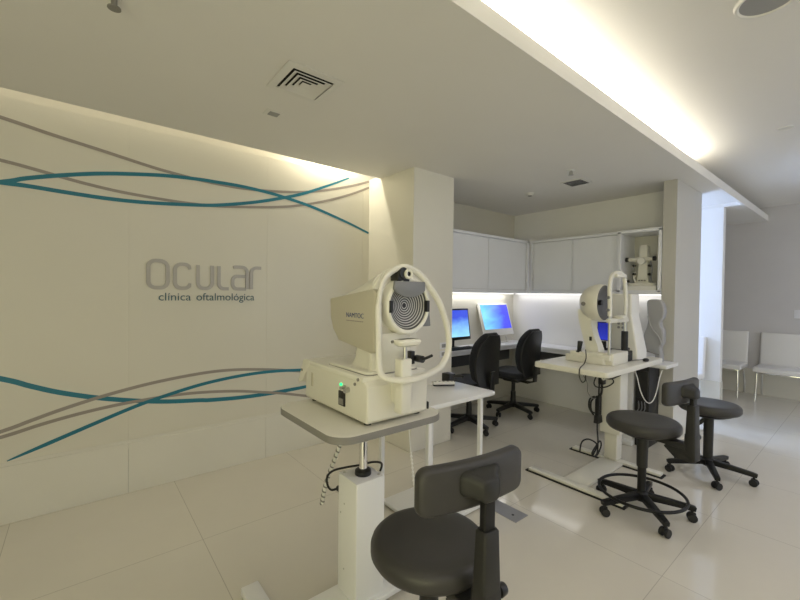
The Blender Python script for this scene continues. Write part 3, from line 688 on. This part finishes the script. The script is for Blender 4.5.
MB().cyl((FX + .012, 1.060, 1.463), (FX + .022, 1.060, 1.463), .0105, seg=20).build('lens', 'black', td)
# head hoop and chin rest
hoop = [(-1.262, .920, 1.33), (-1.252, .916, 1.22), (-1.238, .908, 1.11), (-1.220, .910, 1.062), (-1.185, .945, 1.046), (-1.165, 1.0, 1.042), (-1.175, 1.08, 1.044), (-1.20, 1.165, 1.050), (-1.23, 1.245, 1.062), (-1.250, 1.303, 1.105), (-1.258, 1.322, 1.165), (-1.262, 1.305, 1.25), (-1.262, 1.262, 1.335), (-1.262, 1.20, 1.41), (-1.262, 1.135, 1.465), (-1.262, 1.055, 1.492), (-1.262, .985, 1.47), (-1.262, .938, 1.42)]
MB().tube(hoop, .0095, 12, True, 6, flat=1.5).build('head_hoop', 'ivory', td)
MB().prism(rrect(-1.225, -1.175, .972, 1.028, .01, 4), 'xy', .905, 1.122, .006, 3).build('chin_rest_column', 'ivory', td)
MB().prism([(-1.262, .94), (-1.215, .93), (-1.215, 1.03), (-1.262, 1.035)], 'xz', .985, 1.016, .004).build('column_bracket', 'ivory', td)
MB().cyl((-1.19, 1.0, 1.115), (-1.19, 1.0, 1.178), .008, seg=16).build('chin_rest_rod', 'steel', td)
MB().loft([[(x, y, z) for x, y in rrect(-1.215 + i_, -1.148 - i_, .945 + i_, 1.062 - i_, .025, 6)] for z, i_ in ((1.174, .015), (1.180, .004), (1.192, 0), (1.200, .004), (1.203, .02))]).build('chin_rest', 'ivory_light', td)
MB().cyl((-1.20, .947, 1.192), (-1.20, .940, 1.192), .006, seg=10).build('chin_rest_pin', 'edge_grey', td)
MB().box(-1.262, -1.235, 1.072, 1.094, 1.085, 1.140, .004).build('control_knob', 'black', td)
k_ = MB().cyl((-1.24, 1.105, 1.108), (-1.20, 1.105, 1.108), .015, seg=16); k_.tube([(-1.20, 1.105, 1.108), (-1.185, 1.115, 1.116), (-1.18, 1.14, 1.124)], .006, 8)
k_.build('joystick', 'black', td)
MB().prism([(1.11, 1.06), (1.17, 1.06), (1.17, 1.22), (1.11, 1.22)], 'yz', -1.35, -1.31, .01).build('side_column', 'ivory', td)
MB().prism([(1.185, 1.235), (1.235, 1.235), (1.225, 1.315), (1.205, 1.335)], 'yz', -1.31, -1.29, .004).build('grey_wing', 'visor', td)
# controls on the near side
MB().box(-1.470, -1.420, .862, .870, .900, .962, .002).build('socket_panel', 'black', td)
MB().box(-1.462, -1.428, .859, .864, .906, .932, .001).build('rocker_switch', 'edge_grey', td)
MB().box(-1.475, -1.42, .863, .870, .964, .985, .002).build('label_plate', 'ivory_light', td)
MB().cyl((-1.452, .860, .990), (-1.452, .870, .990), .0055, seg=14).build('power_light', 'led_green', td)
k_ = MB().cyl((-1.425, .870, .985), (-1.418, .842, .983), .007, seg=14); k_.cyl((-1.395, .870, .978), (-1.392, .846, .977), .011, seg=14)
k_.build('cable_connector', 'steel', td)
MB().box(-1.735, -1.715, .8655, .870, .930, .995, .002).build('recess', 'ivory_dark', td)
for x, y, z in ((-1.31, .858, 1.035), (-1.345, .866, 1.01), (-1.845, .872, .99)): MB().cyl((x, y - .003, z), (x, y + .004, z), .0065, seg=12).build('screw', 'edge_grey', td)
MB().box(-1.275, -1.255, 1.188, 1.198, .872, .905, .004).build('corner_plug', 'black', td)

# ------------------------------------------------------------------ small white side table behind it
st = thing('side_table', 'narrow white side table with thin square legs, behind the foreground instrument', 'table', (-1.84, 1.85, 0))
MB().box(-2.03, -1.63, 1.48, 2.165, .705, .733, .003).build('tabletop', 'white_metal', st)
for x, y in ((-1.70, 2.10), (-1.645, 1.57), (-2.005, 1.50), (-2.012, 1.94)): MB().box(x - .014, x + .014, y - .014, y + .014, .0, .706, .003).build('leg', 'white_metal', st)
MB().box(-2.04, -1.60, 1.53, 2.17, .012, .032, .003).build('bottom_board', 'white_metal', st)
MB().box(-2.02, -1.665, 1.53, 1.555, .665, .706).build('rail', 'white_metal', st)
ps = thing('power_strip', 'short white strip with black underside lying on the narrow side table', 'power strip', (-1.95, 1.98, .733))
PM = Matrix.Translation((-1.95, 2.0, .733)) @ Matrix.Rotation(math.radians(58), 4, 'Z')
MB().box(-.075, .075, -.02, .02, 0, .010, .002).xf(PM).build('base', 'black', ps)
MB().box(-.078, .078, -.022, .022, .010, .028, .004).xf(PM).build('body', 'device_white', ps)
for i in range(5): MB().cyl(PM @ Vector((-.06 + .03 * i, 0, .027)), PM @ Vector((-.06 + .03 * i, 0, .030)), .008, seg=12).build('outlet', 'grey_light', ps)
ab = thing('power_adapter', 'black power adapter with plug standing by the pillar on the side table', 'power adapter', (-2.0, 2.1, .733))
MB().box(-2.045, -1.965, 2.075, 2.14, .733, .80, .006).build('body', 'black', ab)
MB().tube([(-1.97, 2.12, .78), (-1.94, 2.15, .785), (-1.905, 2.16, .782)], .009, 10).build('plug', 'black', ab)
for z, nm in ((.905, 'upper'), (.83, 'lower')):
    so = thing('wall_socket', 'white double wall socket on the pillar side, %s one of the pair' % nm, 'socket', (-2.547, 2.60, z))
    MB().box(-2.552, -2.541, 2.555, 2.645, z - .03, z + .03, .003).build('plate', 'switch', so)
    MB().box(-2.543, -2.5385, 2.575, 2.625, z - .017, z + .017, .002).build('insert', 'grey_light', so)
bc = thing('bead_cord', 'thin white cord with bead links hanging beneath the foreground table', 'cord', (-1.47, 1.26, 0))
cc = [(-1.47, 1.255, TZ - .03), (-1.468, 1.262, .74), (-1.462, 1.268, .64), (-1.45, 1.27, .56), (-1.44, 1.275, .46), (-1.43, 1.285, .36), (-1.425, 1.29, .2), (-1.42, 1.295, .055)]
MB().tube(cc, .0035, 8).build('cord', 'device_white', bc)
k_ = MB()
for p in catmull(cc, 10)[26:64:2]: k_.ball(p, .0065, seg=10)
k_.build('bead_links', 'device_white', bc)
fp = thing('floor_box', 'grey metal floor outlet plate set in the tiles behind the foreground stool', 'floor plate', (-1.48, 2.11, 0))
MB().box(-1.62, -1.37, 2.045, 2.175, .0002, .004, .001, 1).build('cover', 'floor_plate', fp)
MB().cyl((-1.43, 2.10, .003), (-1.43, 2.10, .006), .008, seg=12).build('latch', 'black', fp)

# ------------------------------------------------------------------ second instrument table
Z2 = .85
t2 = thing('instrument_table', 'long cream instrument table with steel column and flat floor frame, mid right', 'instrument table', (-1.4, 3.4, 0))
MB().prism(rrect(-1.755, -1.18, 2.82, 3.92, .035, 6), 'xy', Z2 - .042, Z2, .006, 3).build('tabletop', 'ivory_light', t2)
MB().box(-1.67, -1.27, 2.95, 3.8, Z2 - .06, Z2 - .04, .003).build('top_frame', 'white_metal', t2)
MB().prism(rrect(-1.475, -1.315, 3.385, 3.535, .008, 3), 'xy', .25, Z2 - .05, .002).build('column_sleeve', 'ivory_light', t2)
MB().prism(rrect(-1.445, -1.345, 3.41, 3.51, .006, 3), 'xy', .03, .26, .002).build('column', 'ivory', t2)
MB().box(-1.47, -1.30, 2.79, 3.50, .004, .024, .003).build('cross_plate', 'ivory', t2)
for y in (2.765, 3.455):
    ft = MB().prism([(-1.725, y - .034), (-1.725, y + .034), (-1.035, y + .034), (-1.035, y - .034)], 'xy', .008, .028, .004).build('foot', 'ivory_light', t2)
    MB().box(-1.745, -1.02, y - .044, y + .044, .0, .0085).build('rubber_strip', 'black_matte', ft)
ad = thing('power_adapter', 'black adapter block hung with coiled cable on the left of the cream table column', 'power adapter', (-1.49, 3.33, .32))
MB().box(-1.488, -1.452, 3.32, 3.37, .37, .55, .006).build('body', 'black_matte', ad)
MB().prism([(3.305, .325), (3.39, .325), (3.375, .39), (3.315, .39)], 'yz', -1.492, -1.450, .006).build('lower_block', 'black_matte', ad)
MB().tube([(-1.49, 3.31, .39), (-1.525, 3.30, .45), (-1.52, 3.30, .52), (-1.485, 3.31, .545), (-1.51, 3.30, .50), (-1.505, 3.295, .43), (-1.48, 3.305, .41)], .007, 8).build('coil', 'black', ad)
def cab_(label, pts, r=.005, m='black', name='cable'):
    return tag(MB().tube(pts, r, 8).build(name, m), label, 'cable', 'cables around the cream instrument table')
cab_('black cable running down beside the cream table column into a coil on the floor', [(-1.40, 3.24, .775), (-1.435, 3.285, .70), (-1.45, 3.305, .60), (-1.452, 3.312, .45), (-1.463, 3.318, .30), (-1.461, 3.33, .178), (-1.469, 3.34, .078), (-1.481, 3.309, .046), (-1.487, 3.286, .081), (-1.477, 3.332, .131), (-1.461, 3.368, .17), (-1.455, 3.375, .128), (-1.465, 3.328, .061), (-1.482, 3.292, .06), (-1.476, 3.349, .136), (-1.523, 3.323, .174), (-1.564, 3.304, .162), (-1.584, 3.294, .124), (-1.594, 3.298, .06)], .0065)
cab_('thin black cable drooping in a loop over the left edge of the cream table', [(-1.455, 3.07, .96), (-1.44, 3.05, .90), (-1.43, 3.0, .862), (-1.41, 2.93, .857), (-1.385, 2.85, .856), (-1.375, 2.812, .835), (-1.369, 2.808, .786), (-1.352, 2.815, .756), (-1.337, 2.825, .772), (-1.345, 2.845, .803)], .0042)
cab_('thin dark cable hanging in a long bow under the cream table', [(-1.453, 3.0, .79), (-1.464, 3.124, .697), (-1.486, 3.19, .603), (-1.483, 3.256, .544), (-1.475, 3.31, .535)], .0035, 'edge_grey')
cab_('black cable with small loops beneath the near corner of the cream table', [(-1.235, 3.20, .79), (-1.267, 3.205, .765), (-1.319, 3.192, .737), (-1.367, 3.181, .746), (-1.415, 3.186, .745), (-1.443, 3.198, .683), (-1.427, 3.216, .651), (-1.368, 3.241, .659), (-1.325, 3.263, .696), (-1.33, 3.257, .727), (-1.38, 3.229, .746)], .005)
k_ = thing('cable_bundle', 'tangle of black plugs and cables tucked up under the cream tabletop', 'cable bundle', (-1.39, 3.2, .66))
MB().tube([(-1.46, 3.12, .79), (-1.42, 3.15, .765), (-1.385, 3.19, .765), (-1.35, 3.17, .79)], .013, 8).build('cables', 'black', k_)
MB().box(-1.41, -1.365, 3.19, 3.24, .68, .75, .008).build('plug', 'black_matte', k_)
MB().tube([(-1.395, 3.22, .70), (-1.405, 3.255, .65), (-1.42, 3.285, .60), (-1.44, 3.31, .565)], .009, 8).build('lead', 'black', k_)
k2 = MB().tube([(-1.375, 3.185, .735), (-1.365, 3.182, .725), (-1.35, 3.182, .735)], .006, 8); k2.build('tag', 'device_white', k_)

# second instrument (dome); modelled for a lower table, then its group is scaled about the camera position
ZD = .82
d2 = thing('corneal_topographer', 'ivory dome shaped eye instrument with dark disc, on the cream table', 'eye instrument', (-1.54, 3.42, ZD))
MB().prism(rrect(-1.73, -1.40, 3.27, 3.57, .02, 4), 'xy', ZD, ZD + .06, .006).build('base', 'ivory', d2)
MB().prism(rrect(-1.70, -1.42, 3.29, 3.55, .02, 4), 'xy', ZD + .058, ZD + .088, .005).build('carriage', 'ivory_light', d2)
MB().prism(rrect(-1.47, -1.34, 3.30, 3.60, .02, 4), 'xy', ZD, ZD + .10, .006).build('front_block', 'ivory', d2)
DX, DY, DZ = -1.47, 3.42, 1.325
MB().lathe([(.146, DX + .004), (.152, DX - .002), (.157, DX - .03), (.153, DX - .07), (.140, DX - .11), (.118, DX - .145), (.085, DX - .172), (.045, DX - .19), (0, DX - .196)], (0, DY, DZ), 'X', 56).build('dome', 'ivory', d2, ang=60)
MB().lathe([(.146, DX + .004), (.142, DX + .006), (.13, DX - .005), (.08, DX - .03), (.03, DX - .045), (0, DX - .046)], (0, DY, DZ), 'X', 56).build('ring_disc', 'grey_disc', d2, ang=60)
MB().cyl((DX - .05, DY, DZ), (DX - .02, DY, DZ), .022).build('camera_port', 'black', d2)
MB().loft([[(x - w_ * c_, DY - h_, z - w_ * s_), (x + w_ * c_, DY - h_, z + w_ * s_), (x + w_ * c_, DY + h_, z + w_ * s_), (x - w_ * c_, DY + h_, z - w_ * s_)] for x, z, w_, h_, c_, s_ in ((-1.61, 1.27, .06, .055, 1, .1), (-1.61, 1.20, .055, .055, 1, .1), (-1.60, 1.12, .048, .05, 1, .15), (-1.575, 1.03, .045, .05, 1, .2), (-1.55, .96, .05, .05, 1, .2), (-1.54, .905, .06, .055, 1, 0))]).build('arm', 'ivory_light', d2, ang=60)
MB().lathe([(0, 3.262), (.017, 3.262), (.018, 3.268), (0, 3.268)], (-1.575, 0, 1.315), 'Y', 20).build('badge', 'edge_grey', d2)
k_ = MB().cyl((-1.625, 3.31, ZD + .085), (-1.615, 3.31, ZD + .175), .016, .021, seg=18, bev=.006); k_.cyl((-1.625, 3.31, ZD + .08), (-1.625, 3.31, ZD + .09), .024, seg=18)
k_.build('joystick', 'black', d2)
MB().box(-1.565, -1.545, 3.362, 3.372, 1.0, 1.035, .003).build('connector', 'black', d2)
HX = -1.375
for y in (3.30, 3.60):
    MB().cyl((HX, y, ZD + .09), (HX, y, 1.26), .011, seg=18).build('head_post', 'steel', d2)
MB().tube([(HX, 3.30, 1.22), (HX, 3.295, 1.35), (HX - .005, 3.30, 1.46), (HX - .01, 3.345, 1.54), (HX - .01, 3.42, 1.572), (HX - .01, 3.52, 1.575), (HX - .01, 3.585, 1.55), (HX - .005, 3.60, 1.47), (HX, 3.60, 1.36), (HX, 3.60, 1.22)], .0165, 12).build('head_arch', 'ivory_light', d2)
MB().box(HX - .02, HX + .03, 3.36, 3.55, 1.535, 1.565, .008).build('forehead_pad', 'ivory_light', d2)
MB().box(HX - .015, HX + .02, 3.27, 3.63, 1.165, 1.20, .006).build('chin_bar', 'ivory', d2)
MB().loft([[(x, y, z) for x, y in rrect(HX - .02 + i_, HX + .06 - i_, 3.40 + i_, 3.51 - i_, .02, 5)] for z, i_ in ((1.195, .01), (1.205, 0), (1.218, 0), (1.224, .01))]).build('chin_rest', 'ivory_light', d2)
for z in (1.27, 1.37):
    MB().cyl((HX, 3.275, z), (HX, 3.262, z), .012, seg=12).build('height_knob', 'grey_plastic', d2)
MB().cyl((HX, 3.60, ZD + .012), (HX, 3.60, 1.085), .026, seg=20, bev=.005).build('grip', 'black_matte', d2)
for z in (.93, .89): MB().cyl((HX, 3.63, z), (HX + .01, 3.665, z), .012, seg=12).build('side_knob', 'black', d2)
MB().box(-1.47, -1.36, 3.28, 3.31, .86, .90, .004).build('side_control', 'ivory_light', d2)
# blue display and white tower behind the dome
bd = thing('small_display', 'small deep blue lit display standing behind the ivory dome', 'display', (-1.585, 3.72, ZD))
MB().box(-1.65, -1.545, 3.70, 3.72, .975, 1.145, .004).build('bezel', 'black', bd)
MB().box(-1.642, -1.553, 3.697, 3.7005, .983, 1.138).build('screen', 'screen_deep', bd)
MB().box(-1.615, -1.575, 3.71, 3.73, ZD, .97, .004).build('stand', 'black', bd)
MB().box(-1.66, -1.53, 3.66, 3.76, ZD, ZD + .012, .004).build('foot', 'black', bd)
kb2 = thing('keyboard', 'black keypad lying behind the ivory dome on the cream table', 'keyboard', (-1.48, 3.66, ZD))
MB().prism([(3.62, ZD), (3.74, ZD), (3.74, ZD + .09), (3.62, ZD + .055)], 'yz', -1.63, -1.36, .006).build('case', 'black_matte', kb2)
MB().box(-1.6, -1.39, 3.63, 3.635, ZD + .058, ZD + .07).build('key_row', 'black', kb2)
tw = thing('instrument_tower', 'tall white tapering instrument tower with small buttons, behind the head arch', 'eye instrument', (-1.47, 3.87, ZD))
MB().loft([[(x, y, z) for x, y in rrect(a, b, c_, d_, .015, 4)] for z, a, b, c_, d_ in ((ZD, -1.59, -1.335, 3.78, 4.0), (.90, -1.59, -1.338, 3.78, 4.0), (1.22, -1.59, -1.40, 3.80, 3.98), (1.235, -1.60, -1.395, 3.79, 3.98), (1.40, -1.60, -1.40, 3.80, 3.97), (1.405, -1.59, -1.41, 3.81, 3.96))]).build('body', 'device_white', tw)
for z in (1.17, 1.135, 1.10):
    for x in (-1.50, -1.465): MB().cyl((x, 3.793, z), (x, 3.783, z), .011, seg=12).build('button', 'grey_light', tw)
ms = thing('mouse', 'small black mouse near the right end of the cream table', 'mouse', (-1.29, 3.92, ZD))
MB().ball((-1.278, 3.80, ZD + .012), .03, .8, 1.3, .55).build('shell', 'black', ms)
MB().tube([(-1.30, 3.79, ZD + .012), (-1.36, 3.70, ZD + .008), (-1.40, 3.66, ZD + .006), (-1.43, 3.645, ZD + .006)], .003, 8).build('lead', 'black', ms)

for o_, x_, y_ in ((d2, -1.457, 3.235), (bd, -1.50, 3.519), (kb2, -1.40, 3.462), (tw, -1.39, 3.661), (ms, -1.22, 3.708)):
    o_.location = (x_, y_, Z2 + .0005); o_.scale = (.946, .946, .946)  # group shrunk about the camera position, locations worked out beforehand

# ------------------------------------------------------------------ side counter by the end pillar
ct = thing('side_counter', 'thin white side table top in front of the end pillar', 'table', (-1.35, 4.03, 0))
MB().prism(rrect(-1.62, -1.160, 3.935, 4.255, .015, 4), 'xy', .752, .782, .003).build('tabletop', 'white_metal', ct)
MB().box(-1.565, -1.44, 3.98, 4.16, .04, .755, .004).build('pedestal', 'white_metal', ct)
MB().box(-1.61, -1.425, 3.93, 4.20, .0, .045, .006).build('base', 'white_metal', ct)
pc = thing('computer_tower', 'black computer tower with tangled leads under the side table by the pillar', 'computer', (-1.36, 4.1, 0))
MB().box(-1.425, -1.312, 4.0, 4.245, .0, .735, .006).build('case', 'black_matte', pc)
MB().box(-1.418, -1.32, 3.992, 4.002, .45, .70, .004).build('front_panel', 'black', pc)
MB().box(-1.412, -1.326, 3.993, 4.002, .08, .40, .004).build('vent_grille', 'black', pc)
for x in (-1.395, -1.37, -1.345): MB().tube([(x, 3.992, .42), (x + .01, 3.975, .36), (x - .012, 3.97, .30), (x + .008, 3.98, .24)], .004, 6).build('lead', 'grey_plastic', pc)
tag(MB().tube([(-1.262, 3.50, .785), (-1.255, 3.55, .72), (-1.245, 3.60, .60), (-1.23, 3.66, .515), (-1.215, 3.715, .485), (-1.20, 3.765, .51), (-1.19, 3.81, .59), (-1.19, 3.86, .68), (-1.195, 3.94, .738)], .0042, 8).build('white_cable', 'device_white'), 'white cable hanging in a U loop in front of the black computer tower', 'cable')
# grey cover on the counter
gc = thing('covered_instrument', 'grey wavy edged plastic cover standing on the side table by the pillar', 'instrument cover', (-1.28, 4.12, .782))
out = [(-1.372, 1.345), (-1.30, 1.356), (-1.255, 1.335), (-1.232, 1.27), (-1.238, 1.20), (-1.262, 1.155), (-1.255, 1.11), (-1.236, 1.07), (-1.236, .965), (-1.258, .92), (-1.25, .86), (-1.25, .785), (-1.302, .783), (-1.305, .855), (-1.38, .868), (-1.408, .93), (-1.396, 1.03), (-1.367, 1.144), (-1.372, 1.25)]
out = [(p.x, p.z) for p in catmull([(x, 0, z) for x, z in out], 4, True)]
MB().prism(out, 'xz', 4.08, 4.16, .022, 4).build('cover', 'cover', gc, ang=60)
MB().tube([(-1.36, 4.075, 1.2), (-1.33, 4.07, 1.1), (-1.27, 4.07, 1.02), (-1.245, 4.072, .95)], .006, 8).build('fold', 'cover', gc)
MB().tube([(-1.40, 4.07, .93), (-1.36, 4.065, .885), (-1.31, 4.065, .865), (-1.26, 4.07, .855)], .005, 8).build('strap', 'edge_grey', gc)
ws = thing('wall_outlet', 'black plug in a white outlet on the back wall beside the grey cover', 'outlet', (-1.45, 4.645, 1.2))
MB().box(-1.52, -1.40, 4.637, 4.652, 1.20, 1.32, .003).build('plate', 'switch', ws)
MB().box(-1.475, -1.415, 4.60, 4.64, 1.235, 1.295, .006).build('plug', 'black', ws)

# ------------------------------------------------------------------ waiting chairs
def wait_chair(label):
    t = thing('waiting_chair', label, 'chair', (0, 0, 0), 0, 'white waiting chairs by the grey wall')
    MB().box(-.26, .26, -.27, .20, .385, .455, .018, 3).build('seat', 'upholstery', t, world=False)
    MB().loft([[(x, y, z) for x, y in rrect(-.255, .255, c - .03, c + .03, .02, 4)] for z, c in ((.40, .19), (.60, .205), (.80, .228), (.885, .24), (.892, .24))]).build('backrest', 'upholstery', t, world=False)
    for x in (-.22, .22):
        MB().cyl((x, -.23, .39), (x * 1.04, -.262, 0), .011, .010, seg=14).build('leg', 'chrome', t, world=False)
        MB().cyl((x, .14, .39), (x * 1.04, .215, 0), .011, .010, seg=14).build('leg', 'chrome', t, world=False)
    MB().box(-.235, .235, -.245, .16, .372, .388, .003).build('seat_frame', 'chrome', t, world=False)
    return t
w1 = wait_chair('white upholstered waiting chair against the grey wall at the right edge')
w1.location = (-.815, 7.28, 0); 
w2 = dup(w1); w2['label'] = 'white waiting chair against the grey wall, partly hidden behind the corridor wall'
w2.location = (-1.46, 7.28, 0); w2.location.x = -1.455
w3 = dup(w1); w3['label'] = 'white chair in the bright gap between pillars, only its edge showing'
w3.location = (-1.615, 5.74, 0); w3.rotation_euler = (0, 0, math.radians(-4))
sw = thing('light_switch', 'white square light switch on the grey far wall', 'light switch', (-.70, 7.55, 1.17))
MB().box(-.745, -.635, 7.538, 7.552, 1.11, 1.23, .003).build('plate', 'switch', sw)
MB().box(-.72, -.66, 7.533, 7.540, 1.14, 1.20, .002).build('rocker', 'switch', sw)

# ------------------------------------------------------------------ lights
def area(name, loc, rot, sx, sy, power, col, spread=None):
    l = bpy.data.lights.new(name, 'AREA'); l.shape = 'RECTANGLE'; l.size = sx; l.size_y = sy; l.energy = power; l.color = col
    if spread: l.spread = math.radians(spread)
    o = bpy.data.objects.new(name, l); COL.objects.link(o); o.location = loc; o.rotation_euler = [math.radians(a) for a in rot]
    return o
LIGHTS = [   # name, location, rotation, size x, size y, energy, colour
 ('cove_led', (-1.2, 1.1, H + .045), (180, 0, 0), .12, 6.4, 45, (1, 0.94, 0.8)),
 ('slot_led', (-3.14, .45, 2.74), (0, 0, 0), .05, 3.2, 3.1, (1, 0.92, 0.72)),
 ('slot_led_end', (-3.13, 1.78, 2.735), (0, 0, 0), .04, .5, 6, (1, 0.92, 0.72)),
 ('cabinet_led_left', (-3.16, 3.6, CZ0 - .014), (0, 0, 0), .05, 1.7, 2.6, (1, 0.98, 0.92)),
 ('cabinet_led_back', (-2.25, 4.59, CZ0 - .014), (0, 0, 0), 1.7, .05, 1.0, (1, 0.98, 0.95)),
 ('corridor_daylight', (-3.86, 5.52, 1.70), (0, -108, 0), 1.5, .85, 84, (0.46, 0.62, 1)),
 ('window_daylight', (2.6, 5.0, 1.35), (0, 90, 0), 2.2, 4.6, 17, (0.6, 0.75, 1)),
 ('far_fill', (2.6, 6.6, .8), (0, 90, 0), 1.4, 1.6, 12, (1, 0.95, 0.85)),  # added fill to brighten the far end of the room
 ('rear_fill', (1.2, -2.2, 1.0), (97, 0, 0), 2.6, 1.6, 38, (1, 0.985, 0.56)),  # unseen warm fill added behind the camera to lift walls and soffit
 ('ceiling_fill', (1.2, 2.2, HH - .02), (0, 0, 0), 2.0, 6.0, 33, (0.92, 0.88, 1)),  # broad fill added under the raised ceiling, no fitting there
]
for l_ in LIGHTS: area(*l_)
wd = bpy.data.worlds.new('world'); S.world = wd; wd.use_nodes = True
wd.node_tree.nodes['Background'].inputs[0].default_value = (.6, .7, .9, 1); wd.node_tree.nodes['Background'].inputs[1].default_value = .3

# ------------------------------------------------------------------ camera
cam = bpy.data.cameras.new('camera'); co = bpy.data.objects.new('camera', cam); COL.objects.link(co)
cam.sensor_width = 36; cam.lens = 392.4 * 36 / 800; cam.clip_start = .05
yaw, pitch, roll = math.radians(50.785), math.radians(-.9115), math.radians(.698)
fw = Vector((-math.sin(yaw) * math.cos(pitch), math.cos(yaw) * math.cos(pitch), math.sin(pitch)))
rt = Vector((math.cos(yaw), math.sin(yaw), 0)); up = rt.cross(fw)
r2 = rt * math.cos(roll) + up * math.sin(roll); u2 = -rt * math.sin(roll) + up * math.cos(roll)
co.matrix_world = Matrix(((r2.x, u2.x, -fw.x, 0), (r2.y, u2.y, -fw.y, 0), (r2.z, u2.z, -fw.z, 1.38), (0, 0, 0, 1)))
S.camera = co
S.view_settings.view_transform = 'Standard'; S.view_settings.look = 'None'; S.view_settings.gamma = 1; S.view_settings.use_curve_mapping = False
S.view_settings.exposure = 0.0
S.cycles.use_denoising = True
S.cycles.max_bounces = 10; S.cycles.diffuse_bounces = 6; S.cycles.glossy_bounces = 4
S.cycles.sample_clamp_indirect = 6
